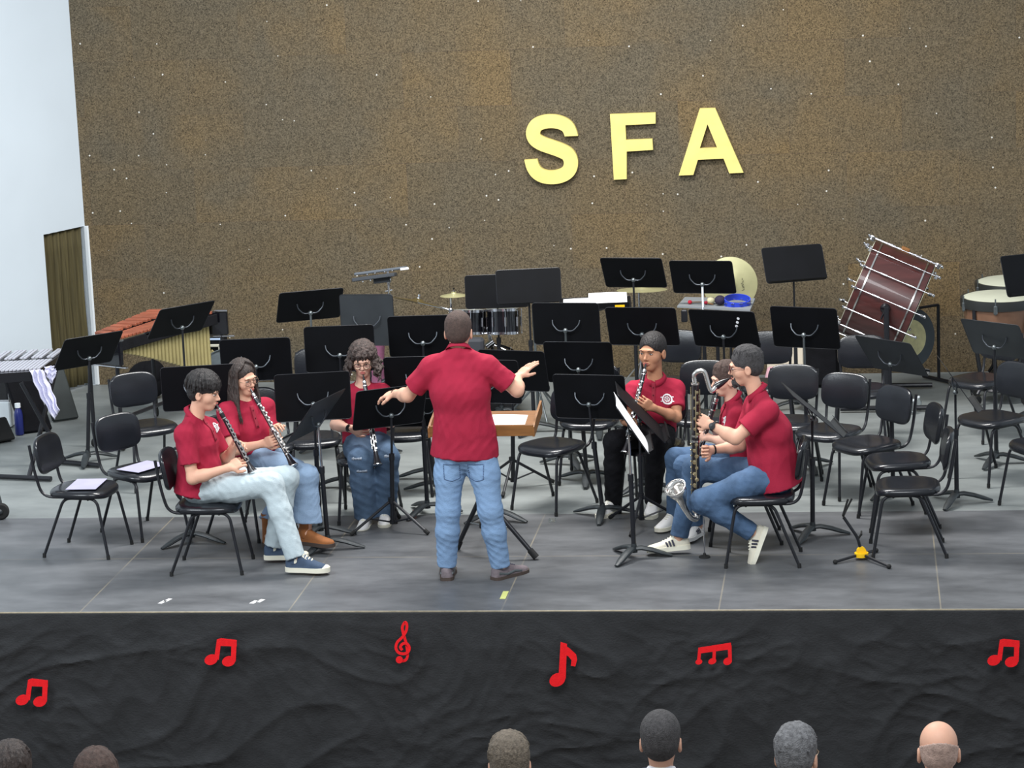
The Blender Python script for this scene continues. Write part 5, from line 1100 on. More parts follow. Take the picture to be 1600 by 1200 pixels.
mb = MB(); mb.tube(bez([P_(1325, 777)+V3(0, -.05, 0), P_(1317, 803)+V3(0, -.05, 0), P_(1318, 806), P_(1322, 800)+V3(0, .05, 0), P_(1331, 782)+V3(0, .05, 0)], .02), .007, 8); mb.build('cradle', m_rubber, r, True)
mb = MB(); mb.tube(bez([P_(1341, 842), P_(1346, 834)], .01), .007, 8); mb.tube([P_(1346, 834)+V3(0, -.03, 0), P_(1346, 832)+V3(0, .03, 0)], .006, 8); mb.build('peg', m_rubber, r, True)
tag(r, 'small black folding instrument stand with a yellow hub on the floor at right', 'instrument stand')

# ------------------------------------------------------------------ marimba
r = empty('marimba', G(250, 620)); zt = .88
L0, L1, R0, R1 = G(146, 528, zt), G(232, 492, zt), G(184, 532, zt), G(335, 490, zt)
lp = lambda a, b, t: a*(1-t)+b*t
NB = 26; ax_ = nrm((L1+R1)/2-(L0+R0)/2)
for i in range(NB):
    t = (i+.5)/NB; a = lp(L0, L1, t); b = lp(R0, R1, t); wv = nrm(b-a); Lb = np.linalg.norm(b-a); bw = np.linalg.norm((L1+R1)/2-(L0+R0)/2)/NB*.84
    ad = np.cross(V3(0, 0, 1), wv); Rm = np.array([wv, ad, V3(0, 0, 1)]).T
    mb = MB(); mb.box(a+wv*Lb*.74+V3(0, 0, .012), (Lb*.50, bw, .022), Rm, .003); mb.build('bar', m_marimba, r, True)
    if i % 7 not in (2, 6): mb = MB(); mb.box(a+wv*Lb*.24+V3(0, 0, .035)+ad*bw*.5, (Lb*.46, bw*.95, .022), Rm, .003); mb.build('bar', m_marimba, r, True)
for i in range(NB):
    t = (i+.5)/NB; ln = .05+.42*t**1.15; p = lp(lp(L0, R0, .90), lp(L1, R1, .90), t)-V3(0, 0, .05)
    mb = MB(); mb.lathe([(.016, 0), (.019, .004), (.019, ln)], p-V3(0, 0, ln), V3(0, 0, 1), 12); mb.build('resonator_tube', m_gold, r, True)
mb = MB()
for a, b in ((lp(L0, R0, -.06), lp(L1, R1, -.02)), (lp(L0, R0, 1.05), lp(L1, R1, 1.03))):
    d_ = nrm(b-a); mb.box((a+b)/2-V3(0, 0, .045), (np.linalg.norm(b-a), .022, .085), np.array([d_, np.cross(V3(0, 0, 1), d_), V3(0, 0, 1)]).T, .004)
mb.build('side_rail', m_blackcloth, r, True)
for t, a, b in ((0, L0, R0), (1, L1, R1)):
    wv = nrm(b-a); ad = np.cross(V3(0, 0, 1), wv); Rm = np.array([wv, ad, V3(0, 0, 1)]).T; ln = np.linalg.norm(b-a)+.16; c_ = (a+b)/2+ax_*(.06 if t else -.06)
    mb = MB(); mb.box(c_-V3(0, 0, .09), (ln, .05, .20), Rm, .01); ep = mb.build('end_panel', m_drumblk, r, True)
    mb = MB(); mb.box(c_+wv*(ln/2-.05)+V3(0, 0, .016), (.11, .06, .014), Rm, .003); mb.box(c_-V3(0, 0, .20)+wv*.05, (ln, .03, .012), Rm, .003); mb.build('silver_cap', m_chrome, ep, True)
    for s_ in (-1, 1):
        f_ = c_+wv*s_*(ln/2-.06); f_ = V3(f_[0], f_[1], 0); mb = MB(); mb.cyl(f_+V3(0, 0, .07), f_+V3(0, 0, .72), .016, n=10); lg = mb.build('leg', m_tube, r, True)
        mb = MB(); mb.lathe([(.02, -.012), (.035, -.01), (.035, .01), (.02, .012)], f_+V3(0, 0, .036), wv, 16); mb.build('caster', m_rubber, lg, True)
a, b = lp(L0, R0, .5), lp(L1, R1, .5); mb = MB(); mb.cyl(V3(a[0], a[1], .2), V3(b[0], b[1], .2), .016, n=10); mb.build('lower_beam', m_tube, r, True)
tag(r, 'marimba with rosewood bars and gold resonator tubes at the back left', 'marimba')

# ------------------------------------------------------------------ bell keyboard on an X stand
z_ = .76; kf0, kf1, kb1, kb0 = G(-40, 586, z_), G(60, 580, z_), G(104, 547, z_), G(10, 551, z_)
r = empty('bell_keyboard', G(50, 735)); mb = MB()
P = [p-V3(0, 0, .075) for p in (kf0, kf1, kb1, kb0)]+[kf0, kf1, kb1, kb0]; mb.add(P, [(0, 3, 2, 1), (4, 5, 6, 7), (0, 1, 5, 4), (1, 2, 6, 5), (2, 3, 7, 6), (3, 0, 4, 7)], False); o = mb.build('tray_case', m_drumblk, r, True); fixn(o)
for i in range(16):
    t0, t1 = i/16+.008, (i+1)/16-.008; fa, fb, ba, bb = lp(kf0, kf1, t0), lp(kf0, kf1, t1), lp(kb0, kb1, t0), lp(kb0, kb1, t1)
    def slab(u0, u1, zz):
        mb = MB(); c4 = [lp(fa, ba, u0), lp(fb, bb, u0), lp(fb, bb, u1), lp(fa, ba, u1)]; P = [p+V3(0, 0, zz) for p in c4]+[p+V3(0, 0, zz+.010) for p in c4]
        mb.add(P, [(0, 3, 2, 1), (4, 5, 6, 7), (0, 1, 5, 4), (1, 2, 6, 5), (2, 3, 7, 6), (3, 0, 4, 7)], False); o = mb.build('metal_bar', m_barwhite, r, True); fixn(o)
    if i == 0: m_barwhite = mat('silvery_white_bar', (205, 205, 215), .3, .4)
    slab(.06, .50, .004)
    if i % 7 not in (2, 6): slab(.55, .94, .016)
mb = MB(); mb.box(kf1-V3(.012, .0, .03), (.02, .02, .085), None, .003); mb.box(kb1-V3(.012, .0, .03), (.02, .02, .085), None, .003); mb.build('metal_corner', m_chrome, r, True)
ff0, ff1, fb0, fb1 = G(-12, 744, .02), G(80, 748, .02), G(88, 721, .02), G(155, 727, .02)
kc = (kf0+kf1+kb1+kb0)/4
for a, b, tp in ((ff0, ff1, lp(kb0, kb1, .85)), (fb0, fb1, lp(kf0, kf1, .72))):
    mb = MB(); mb.cyl(a, b, .019, n=10); ft = mb.build('foot_bar', m_tube, r, True)
    m_ = lp(a, b, .62) if a is ff0 else lp(a, b, .2); mb = MB(); mb.tube([m_, tp-V3(0, 0, .08)], .019, 8); mb.build('stand_leg', m_tube, r, True)
tag(r, 'bell keyboard with silvery bars on a black X stand at the left edge', 'glockenspiel')
def hang(name, quad_px, yv, m, label, cat, grp=None, amp=.018, nw=5):
    mb = MB(); nx_, nz_ = 14, 18; TL, TR, BR, BL = [AY(*p, yv) for p in quad_px]; P = []
    for j in range(nz_+1):
        for i in range(nx_+1):
            p = lp(lp(TL, TR, i/nx_), lp(BL, BR, i/nx_), j/nz_); P.append(p+V3(.006*math.sin(j*1.1), -amp*math.sin(i/nx_*nw*PI+j*.25)-.01, 0))
    mb.add(P, [(j*(nx_+1)+i, (j+1)*(nx_+1)+i, (j+1)*(nx_+1)+i+1, j*(nx_+1)+i+1) for j in range(nz_) for i in range(nx_)]); o = mb.build(name, m); so_ = o.modifiers.new('t', 'SOLIDIFY'); so_.thickness = .006
    tag(recenter(o), label, cat, grp); return o
m_towel = mat('white_terry_cloth', (212, 210, 232), .9, var=.05, bump=.3, bs=80)
yk = G(60, 735)[1]
hang('towel', [(46, 578), (67, 577), (93, 640), (84, 656)], yk+.10, m_towel, 'long white towel hanging under the bell keyboard', 'towel')
hang('towel', [(69, 573), (85, 571), (88, 583), (80, 600)], yk+.16, m_towel, 'short bunched white towel hanging at the right end of the bell keyboard', 'towel', None, .012, 3)
def lean_board(px0, px1, py, hgt, thick, lean, m, name, label, cat, up_shift=0):
    a, b = G(px0, py), G(px1, py-6); d_ = nrm(b-a); n_ = np.cross(V3(0, 0, 1), d_); upd = nrm(V3(0, 0, 1)+n_*lean+d_*up_shift); R = np.array([d_, np.cross(upd, d_), upd]).T
    mb = MB(); mb.box((a+b)/2+upd*hgt/2+n_*.02, (np.linalg.norm(b-a), thick, hgt), R, .012); o = mb.build(name, m); tag(recenter(o), label, cat)
lean_board(84, 124, 660, .52, .05, .25, mat('dull_grey_green_case', (44, 50, 50), .6, var=.2), 'instrument_case', 'dull grey green flat case leaning below the door curtain at left', 'case', -.15)
lean_board(36, 82, 678, .52, .08, .25, m_blackcloth, 'folding_cart', 'black flat case leaning behind the bell keyboard legs at left', 'case', -.2)
# amp on a white box, bottle, wedge
a = G(2, 668); mb = MB(); mb.box(a+V3(-.10, .12, .11), (.38, .26, .22), None, .01); tag(recenter(mb.build('storage_box', m_white)), 'plain white box under the black case at the left edge', 'box')
r = empty('amplifier_case', (a[0]-.12, a[1]+.12, .22)); mb = MB(); mb.box(a+V3(-.12, .12, .32), (.40, .24, .19), None, .012); mb.build('cabinet', m_drumblk, r, True)
mb = MB()
for s_ in (-1, 1): mb.box(a+V3(.083, .12+s_*.112, .32), (.01, .022, .2), None, .003); mb.box(a+V3(-.12, .003, .32+s_*.092), (.41, .014, .014), None, .003)
mb.build('metal_edge', m_chrome, r, True); tag(r, 'black case with metal edges on the white box at the left edge', 'case')
a = G(31, 679); r = empty('water_bottle', a); mb = MB(); mb.lathe([(.032, 0), (.036, .01), (.036, .17), (.030, .20), (.018, .225), (.018, .232)], a, V3(0, 0, 1), 20); mb.build('bottle_body', mat('dark_blue_plastic', (34, 42, 110), .3), r, True)
mb = MB(); mb.lathe([(.024, 0), (.024, .035), (.0, .036)], a+V3(0, 0, .228), V3(0, 0, 1), 20); mb.build('cap', m_white, r, True); tag(r, 'dark blue drinking bottle with a white cap on the floor at left', 'bottle')
lean_board(-12, 22, 694, .20, .14, .3, m_rubber, 'floor_wedge', 'small black wedge shaped block beside the blue bottle at left', 'wedge', -.25)
# caster of a cart at the far left
a = G(2, 812); r = empty('cart_wheel', a); mb = MB(); mb.lathe([(.02, -.02), (.05, -.02), (.062, -.008), (.062, .008), (.05, .02), (.02, .02)], a+V3(0, 0, .062), V3(.35, -1, 0), 24); mb.build('tyre', m_rubber, r, True)
mb = MB(); mb.tube([a+V3(0, 0, .06), a+V3(-.01, .03, .13), a+V3(-.03, .04, .20)], .014, 8); mb.ball(a+V3(0, -.02, .062), .022, 12); mb.build('fork', m_cast, r, True); tag(r, 'black caster wheel of a cart cut off by the left edge', 'wheel')

# ------------------------------------------------------------------ small things at the back left
def boxthing(name, px0, px1, py, z0, hgt, dep, m, label, cat, bev=.01, rz=0, yv=None):
    a, b = G(px0, py, z0), G(px1, py, z0); c = (a+b)/2; w_ = np.linalg.norm(b-a); q = math.cos(rz), math.sin(rz); R = np.array([[q[0], -q[1], 0], [q[1], q[0], 0], [0, 0, 1]])
    mb = MB(); mb.box(V3(c[0], c[1]+dep/2, z0+hgt/2), (w_, dep, hgt), R, bev); o = mb.build(name, m); recenter(o); return tag(o, label, cat), c, w_
c = G(333, 628); r = empty('drum_bag', c); mb = MB(); mb.box(c+V3(0, .12, .30), (.22, .2, .60), None, .02); mb.build('bag_body', m_blackcloth, r, True)
mb = MB(); t = math.radians(20); ud = V3(0, math.sin(t), math.cos(t)); mb.box(AY(333, 521, c[1]+.04), (.19, .012, .12), np.array([V3(1, 0, 0), -V3(0, math.cos(t), -math.sin(t)), ud]).T, .003); mb.build('pale_blue_flap', mat('pale_blue_card', (180, 200, 228), .6), r, True)
mb = MB(); e = AY(331, 544, c[1]+.012); mb.tube([e+V3(.075*math.cos(a), 0, .075*math.sin(a)) for a in [PI+PI*k/14 for k in range(15)]], .011, 8); mb.box(e+V3(0, 0, .022), (.22, .02, .022), None, .004); mb.box(e+V3(.07, 0, .0), (.024, .02, .05), None, .004); mb.box(e+V3(-.07, 0, .0), (.024, .02, .05), None, .004); mb.build('cream_handle', m_cream, r, True)
mb = MB(); mb.box(e+V3(0, 0, -.035), (.035, .012, .035), np.array([V3(.7, 0, .7), V3(0, 1, 0), V3(-.7, 0, .7)]).T, .003); mb.build('gold_badge', m_gold, r, True)
tag(r, 'black bag with pale blue flap and cream U-shaped handle right of the marimba', 'bag')
c = G(340, 640); mb = MB(); e = AY(342, 572, c[1]-.1); mb.lathe([(.0, .0), (.14, .0), (.145, -.01), (.15, -.01), (.15, .01), (.14, .01), (.14, -.12)], e+V3(0, 0, .03), V3(-.2, -.55, .8), 32); o = mb.build('drum_shell', m_dchrome)
r = empty('silver_drum', (e[0], e[1], 0)); o.name = 'shell'; off = rootloc(r)
o.data.transform(Matrix.Translation(-off)); o.parent = r
mb = MB(); mb.cyl(V3(e[0], e[1], 0), e+V3(0, .02, -.06), .012); mb.build('pedestal', m_tube, r, True); tag(r, 'small silver rimmed drum showing above the desk left of the long haired girl', 'drum')
c = G(232, 622); mb = MB(); mb.ball(c+V3(0, 0, .16), 1, 20, (.18, .14, .17)); mb.ball(c+V3(.06, -.02, .22), 1, 20, (.11, .12, .12)); o = mb.build('soft_bag', m_blackcloth); tag(recenter(o), 'lumpy black cloth bag on the floor under the marimba', 'bag')
# pink drum cover behind the curly girl
c = G(592, 640); r = empty('fabric_cover', c); top_ = AY(594, 530, c[1]); hgt = top_[2]; mb = MB(); mb.lathe([(.050, 0), (.060, .03), (.072, hgt*.4), (.058, hgt*.62), (.056, hgt*.8), (.064, hgt), (.050, hgt), (.046, hgt*.9)], c, V3(.03, 0, 1), 28); mb.build('sleeve', m_pink, r, True)
mb = MB(); mb.lathe([(.065, 0), (.067, .003), (.067, .012), (.064, .014)], c+V3(.03*hgt, 0, hgt-.006), V3(.03, 0, 1), 28, True); mb.build('cream_rim', m_cream, r, True); tag(r, 'plum pink fabric tube with a cream rim behind the curly haired girl', 'fabric cover')

# ------------------------------------------------------------------ percussion pad on a stand
b0 = G(621, 648); r = empty('percussion_pad_stand', b0); yv = b0[1]; P_ = lambda px, py, dy=0: AY(px, py, yv+dy)
mb = MB(); mb.cyl(V3(b0[0], b0[1], .02), P_(614, 540), .016, n=12); mb.build('lower_pole', m_dchrome, r, True); mb = MB(); mb.cyl(P_(614, 540), P_(606, 424), .012, n=12); mb.build('upper_pole', m_chrome, r, True)
mb = MB(); mb.cyl(P_(613, 530)-V3(.03, 0, 0), P_(613, 530)+V3(.02, 0, 0), .014, n=10); mb.ball(P_(613, 527), .02, 10); mb.cyl(P_(602, 455), P_(613, 453), .006, n=8); mb.ball(P_(607, 437), .03, 12); mb.build('clamp', m_chrome, r, True)
for k in range(3):
    a = .5+k*2*PI/3; mb = MB(); mb.cyl(b0+V3(0, 0, .25), b0+V3(.3*math.cos(a), .3*math.sin(a), .01), .010, n=8); mb.build('leg', m_dchrome, r, True)
tag(r, 'chrome pole stand carrying the grey percussion pad', 'stand')
r = empty('percussion_pad', P_(597, 434)); m_pad = mat('grey_pad_plastic', (88, 94, 102), .45)
d_ = nrm(P_(637, 417)-P_(553, 428)); wv = nrm(V3(.0, .8, -.1)); ud = nrm(np.cross(d_, wv)); R = np.array([d_, np.cross(ud, d_), ud]).T
mb = MB(); mb.box(P_(595, 423, .06), (.43, .13, .022), R, .006); mb.build('upper_tier', m_pad, r, True)
mb = MB(); mb.box(P_(585, 433, -.06), (.36, .12, .03), R, .006); mb.box(P_(598, 438, .02), (.14, .10, .04), R, .006); mb.build('lower_tier', mat('dark_pad_body', (52, 56, 62), .5), r, True)
mb = MB()
for px, py in ((574, 429), (586, 427), (601, 425), (613, 423), (567, 440), (579, 438)): mb.ball(P_(px, py, -.12 if py > 436 else -.005), .0075, 8)
mb.build('metal_stud', m_chrome, r, True); mb = MB(); mb.box(P_(632, 420, -.005), (.07, .012, .02), R, .003); mb.build('white_connector', m_paper, r, True)
tag(r, 'two tiered grey percussion pad tilted high above the curly haired girl', 'percussion pad')

# ------------------------------------------------------------------ drum kit
YD = G(780, 648)[1]; D = lambda px, py, dy=0: AY(px, py, YD+dy)
def drum(name, c, axis, rad, dep, m, label, cat, lugs=6, headm=None, grp=None, hoopm=None, parent_leg=None):
    r = empty(name, (c[0], c[1], c[2]-dep/2)); axis = nrm(axis); o0 = c-axis*dep/2; x, y, _ = frame(axis)
    mb = MB(); mb.lathe([(rad*.96, 0), (rad, .004), (rad, dep-.004), (rad*.96, dep)], o0, axis, 40); mb.build('shell', m, r, True)
    for t in (0, 1):
        q = o0+axis*(dep*t); mb = MB(); mb.lathe([(rad, -.010), (rad+.009, -.010), (rad+.009, .012), (rad, .012), (rad, -.010)], q, axis, 40, True); mb.build('hoop', hoopm or m_chrome, r, True)
        mb = MB(); mb.lathe([(0, 0), (rad*.985, 0), (rad*.985, .003), (0, .005)] if t else [(0, -.005), (rad*.985, -.003), (rad*.985, 0), (0, 0)], q, axis, 40); mb.build('drum_head', headm or m_head, r, True)
    for k in range(lugs):
        a = 2*PI*(k+.3)/lugs; v = (x*math.cos(a)+y*math.sin(a))*(rad+.012); mb = MB(); mb.cyl(o0+v-axis*.005, o0+v+axis*(dep+.005), .003, n=6); mb.cyl(o0+v+axis*dep*.30-v*.03, o0+v+axis*dep*.70-v*.03, .009, n=10); mb.ball(o0+v+axis*(dep-.0), .008, 8); mb.ball(o0+v, .008, 8); mb.build('tension_rod', m_chrome, r, True)
    tag(r, label, cat, grp); return r
drum('tom_drum', D(787, 502), V3(.0, .14, 1), .135, .19, m_drumblk, 'black tom drum with chrome lugs at the right of the drum kit', 'drum', 8)
drum('tom_drum', D(733, 503), V3(.02, .14, 1), .135, .18, m_drumblk, 'black tom drum mostly hidden behind the conductor\'s head', 'drum', 8)
bd = D(772, 592, .1); rB = drum('kit_bass_drum', V3(bd[0], bd[1], .275), V3(.1, -1, 0), .262, .34, m_drumblk, 'black bass drum standing at the bottom of the drum kit', 'drum', 8, mat('black_drum_head', (18, 18, 20), .4), None, m_drumblk)
mb = MB(); q = V3(bd[0], bd[1], .53); mb.cyl(q, D(762, 512), .016, n=12); mb.tube([D(762, 515), D(775, 500)], .011, 10); mb.tube([D(762, 515), D(745, 500)], .011, 10); mb.ball(D(762, 513), .030, 12); mb.ball(D(768, 504), .022, 12); mb.ball(D(753, 504), .022, 12); mb.cyl(D(761, 541), D(772, 533), .028, n=14); mb.tube([D(770, 538), D(790, 547)], .007, 8); mb.build('tom_holder', m_chrome, rB, True)
mb = MB(); mb.cyl(D(777, 485, -.1), D(777, 467, -.1), .006, n=8); mb.build('rod', m_chrome, rB, True)
def cymbal(name, c, n_, rad, m, label, foot=None, bell=True, boom=None):
    r = empty(name, c); n_ = nrm(n_); mb = MB(); mb.lathe([(.006, .030), (.02, .028), (rad*.17, .020), (rad*.22, .013), (rad*.6, .005), (rad*.97, -.004), (rad, -.006), (rad*.97, -.006), (rad*.6, .003), (rad*.2, .010), (.006, .026)], c, n_, 48); mb.build('disc', m, r, True)
    mb = MB(); mb.cyl(c+n_*.01, c+n_*.055, .006, n=8); mb.lathe([(.016, .028), (.016, .036), (.006, .038)], c, n_, 14); mb.cyl(c+n_*.05, c+n_*.062, .012, n=8); mb.build('wing_nut', m_chrome, r, True)
    if foot is not None:
        tpt = boom if boom is not None else V3(foot[0], foot[1], c[2]-.02); mb = MB(); mb.cyl(V3(foot[0], foot[1], .03), tpt, .010, n=10)
        if boom is not None: mb.cyl(tpt, c, .008, n=10); mb.ball(tpt, .02, 10)
        mb.build('stand_pole', m_chrome, r, True)
        for k in range(3): a = .4+k*2*PI/3; mb = MB(); mb.cyl(V3(foot[0], foot[1], .26), V3(foot[0]+.26*math.cos(a), foot[1]+.26*math.sin(a), .01), .008, n=8); mb.build('leg', m_chrome, r, True)
    tag(r, label, 'cymbal'); return r
f_ = G(690, 655); cymbal('crash_cymbal', AY(653, 472, f_[1]), V3(.22, .22, .95), .235, m_cymd, 'dark bronze cymbal steeply tilted above the desk left of the conductor\'s head', f_, boom=AY(704, 484, f_[1]))
f_ = G(712, 640); cymbal('hi_hat', AY(709, 461, f_[1]), V3(0, .02, 1), .115, m_cym, 'small thin cymbal on a rod just above the conductor\'s head', f_)
f_ = G(1003, 612); cymbal('ride_cymbal', AY(1003, 452, f_[1]), V3(0, .06, 1), .215, m_cym, 'flat cymbal showing just under the desk below the gold letter F', f_)
# chimes stand right of the kit
c = G(842, 655); r = empty('chrome_stand', c); mb = MB(); mb.cyl(V3(c[0], c[1], .02), AY(833, 480, c[1]), .012, n=10); mb.ball(AY(842, 555, c[1]), .022, 10); mb.cyl(AY(842, 600, c[1]), AY(866, 640, c[1]), .008, n=8); mb.build('pole', m_dchrome, r, True)
for k in range(3): a = .9+k*2*PI/3; mb = MB(); mb.cyl(c+V3(0, 0, .3), c+V3(.28*math.cos(a), .28*math.sin(a), .01), .009, n=8); mb.build('leg', m_dchrome, r, True)
tag(r, 'bare chrome tripod stand behind the conductor\'s raised right hand', 'stand')
c = G(748, 660); mb = MB(); mb.box(c+V3(0, 0, .35), (.14, .12, .70), None, .02); o = mb.build('grey_cabinet', mat('dark_grey_cloth', (52, 54, 60), .8)); tag(recenter(o), 'dark grey upright box beside the drum kit, right of the conductor\'s ear', 'box')

# ------------------------------------------------------------------ upright cymbal, tray table with mallets and tambourine
f_ = G(1143, 618); yv = f_[1]; c = AY(1141, 444, yv); r = empty('upright_cymbal', f_); n_ = nrm(V3(.10, -1, .12))
mb = MB(); mb.lathe([(.0, .040), (.03, .034), (.046, .018), (.06, .010), (.15, .004), (.226, -.006), (.228, -.008), (.15, .001), (.05, .006), (0, .03)], c, n_, 56); mb.build('disc', m_cym, r, True)
mb = MB(); mb.cyl(c+n_*.038, c+n_*.060, .036, .030, n=20); mb.build('leather_pad', mat('dark_leather', (44, 34, 40), .7), r, True)
bdec = MB(); x_, y_, _ = V3(1, 0, 0), V3(0, 0, 1), 0
for k in range(5): bdec.tube([c+n_*.003+V3(.10+.014*math.sin(k*2), 0, .05-.022*k), c+n_*.003+V3(.108-.008*math.cos(k), 0, .040-.022*k), c+n_*.003+V3(.098+.008*math.sin(k*3), 0, .032-.022*k)], .0018, 5)
bdec.build('ink_script', m_rubber, r, True)
mb = MB(); mb.cyl(V3(f_[0], f_[1]+.03, .02), c-n_*.02, .012, n=10); mb.build('pole', m_tube, r, True)
for k in range(3): a = .9+k*2*PI/3; mb = MB(); mb.cyl(f_+V3(0, .03, .3), f_+V3(.28*math.cos(a), .03+.28*math.sin(a)*.6, .01), .009, n=8); mb.build('leg', m_tube, r, True)
tag(r, 'large pale brass cymbal hung upright against the cork wall behind a black desk', 'cymbal')
zt = .92; a, b, c2, d2 = G(1058, 478, zt), G(1172, 484, zt), G(1180, 466, zt), G(1070, 464, zt); ctr = (a+b+c2+d2)/4; r = empty('tray_table', (ctr[0], ctr[1], 0))
mb = MB(); P = [p-V3(0, 0, .014) for p in (a, b, c2, d2)]+[a, b, c2, d2]; mb.add(P, [(0, 3, 2, 1), (4, 5, 6, 7), (0, 1, 5, 4), (1, 2, 6, 5), (2, 3, 7, 6), (3, 0, 4, 7)], False); o = mb.build('tray', mat('light_grey_felt', (122, 126, 130), .8), r, True); fixn(o)
mb = MB(); mb.cyl(V3(ctr[0], ctr[1], .02), ctr-V3(0, 0, .015), .015, n=12); mb.build('pole', m_tube, r, True); mb = MB(); q = G(1069, 480, zt); mb.box(q-V3(0, 0, .07), (.05, .05, .10), None, .008); mb.build('clamp', m_tube, r, True)
for k in range(3): a_ = .2+k*2*PI/3; mb = MB(); mb.cyl(V3(ctr[0], ctr[1], .3), V3(ctr[0]+.28*math.cos(a_), ctr[1]+.28*math.sin(a_), .01), .009, n=8); mb.build('leg', m_tube, r, True)
tag(r, 'light grey felt tray on a stand holding mallets and a blue tambourine', 'tray table')
def mallet(px, py, rad, hm, dx, dy_, L_, label):
    c = G(px, py, zt+rad); r = empty('mallet', c); mb = MB(); mb.ball(c, rad, 16, (1, 1, .9)); mb.build('mallet_head', hm, r, True); e = V3(c[0]+dx*L_, c[1]+dy_*L_, zt+.006)
    mb = MB(); mb.cyl(c, e, .004, n=8); mb.build('stick', m_wood, r, True); tag(r, label, 'mallet', 'mallets on the grey tray')
mallet(1078, 472, .018, mat('red_yarn', (180, 24, 48), .9, bump=.3), .9, .4, .16, 'mallet with a small red head at the left of the grey tray')
mallet(1103, 473, .016, mat('red_yarn_dull', (150, 24, 50), .9), .6, -.3, .10, 'mallet with a small red head in the middle of the grey tray')
mallet(1111, 469, .034, mat('cream_felt_ball', (214, 206, 170), .9, bump=.3), .5, .5, .15, 'mallet with a large cream felt head on the grey tray')
mallet(1125, 469, .044, mat('dark_purple_yarn', (36, 28, 52), .9, bump=.3), .8, .3, .15, 'mallet with a large dark purple head on the grey tray')
c = G(1152, 471, zt+.03); r = empty('tambourine', c); mb = MB(); mb.lathe([(.098, -.026), (.106, -.026), (.106, .026), (.098, .026), (.098, -.026)], c, V3(.05, -.2, 1), 36, True); mb.build('frame', m_bluepl, r, True)
mb = MB()
for k in range(10): a_ = 2*PI*k/10; mb.lathe([(.015, -.002), (.015, .002)], c+V3(.108*math.cos(a_), .108*math.sin(a_), .0), V3(0, 0, 1), 12)
mb.build('jingle', m_silver, r, True); tag(r, 'bright blue tambourine at the right end of the grey tray', 'tambourine')

# ------------------------------------------------------------------ tilted concert bass drum and gong
f_ = G(1390, 625); yv = f_[1]; c = AY(1384, 465, yv); axd = nrm(AY(1449, 411, yv)-AY(1377.5, 380.6, yv)); rad = .40; hw_ = np.linalg.norm(AY(1449, 411, yv)-AY(1377.5, 380.6, yv))/2; vd = nrm(c-CAM); axd = nrm(axd-vd*np.dot(axd, vd))
r = empty('bass_drum', f_); nv = np.cross(axd, V3(0, 1, 0)); nv = nv if nv[2] > 0 else -nv; dn = V3(0, 1, 0)
mb = MB(); mb.lathe([(rad*.95, -hw_-.06), (rad, -hw_-.055), (rad, hw_+.055), (rad*.95, hw_+.06)], c, axd, 64); mb.build('shell', m_mahog, r, True)
for s_ in (-1, 1):
    q = c+axd*s_*hw_; mb = MB(); mb.lathe([(rad+.001, -.006), (rad+.008, -.006), (rad+.008, .006), (rad+.001, .006), (rad+.001, -.006)], q, axd, 64, True); mb.build('metal_band', m_silver, r, True)
    mb = MB(); q2 = c+axd*s_*(hw_+.062); mb.lathe([(0, 0), (rad*.97, 0), (rad*.97, .004), (0, .004)], q2, axd, 64); mb.build('drum_head', m_head, r, True)
for k in range(14):
    a_ = 2*PI*(k+.27)/14; v = (nv*math.cos(a_)-dn*math.sin(a_))*(rad+.022); e0, e1 = c+v-axd*(hw_+.085), c+v+axd*(hw_+.085)
    mb = MB(); mb.cyl(e0, e1, .0048, n=8); mb.cyl(c+v-axd*hw_*.72, c+v-axd*hw_*.42, .0085, n=8); mb.cyl(c+v+axd*hw_*.42, c+v+axd*hw_*.72, .0085, n=8)
    for e, s_ in ((e0, -1), (e1, 1)): mb.box(e-v*.02, (.030, .018, .040), np.array([axd, np.cross(nrm(v), axd), nrm(v)]).T, .004); mb.cyl(e, e+axd*s_*.030, .007, n=8); mb.ball(e+axd*s_*.028, .0115, 8, (1, 1, 1.3))
    mb.build('tension_rod', m_chrome, r, True)
q = c-dn*(rad+.004)-nv*.02; mb = MB(); mb.lathe([(.042, -.01), (.042, .018), (.034, .032), (.010, .040), (0, .041)], q, -dn, 24); mb.tube([q-dn*.03, q-dn*.03-nv*.09], .008, 8); mb.build('swivel_knob', m_drumblk, r, True)
mb = MB()
for s_ in (-1, 1):
    p0 = c+dn*s_*(rad+.05); g0 = V3(c[0], p0[1], .03); mb.cyl(g0, p0, .022, n=12); mb.cyl(p0, c+dn*s_*rad, .018, n=12)
    mb.tube([g0+V3(-.38, 0, 0), g0+V3(.38, 0, 0)], .02, 10)
mb.cyl(V3(c[0], c[1]-rad-.05, .15), V3(c[0], c[1]+rad+.05, .15), .02, n=10); mb.build('stand_frame', m_tube, r, True)
mb = MB(); q = c+nv*(rad-.0)+axd*.0; mb.box(AY(1414, 392, yv+.15), (.07, .05, .06), np.array([axd, -dn, nv]).T, .006); mb.build('wood_block', m_wood, r, True)
tag(r, 'big mahogany bass drum with chrome rods tilted on its stand at right', 'bass drum')
f_ = G(1428, 604); yv = f_[1]; c = AY(1424, 529, yv); n_ = nrm(V3(.62, -.78, .05)); r = empty('gong', f_)
c = AY(1423, 529, yv); m_gong = mat('slate_grey_gong_rim', (78, 86, 92), .6, .2, var=.1)
mb = MB(); mb.lathe([(0, .004), (.145, .004), (.15, 0), (.262, -.004), (.268, -.03), (.255, -.028), (.14, -.006), (0, -.004)], c, n_, 56); mb.build('disc', m_gong, r, True)
mb = MB(); mb.lathe([(0, .016), (.10, .013), (.158, .008), (.160, .003), (0, .004)], c, n_, 48); mb.build('polished_centre', mat('polished_yellow_bronze', (222, 216, 165), .5, .1, var=.12, vs=20), r, True)
mb = MB(); gx = nrm(np.cross(V3(0, 0, 1), n_))
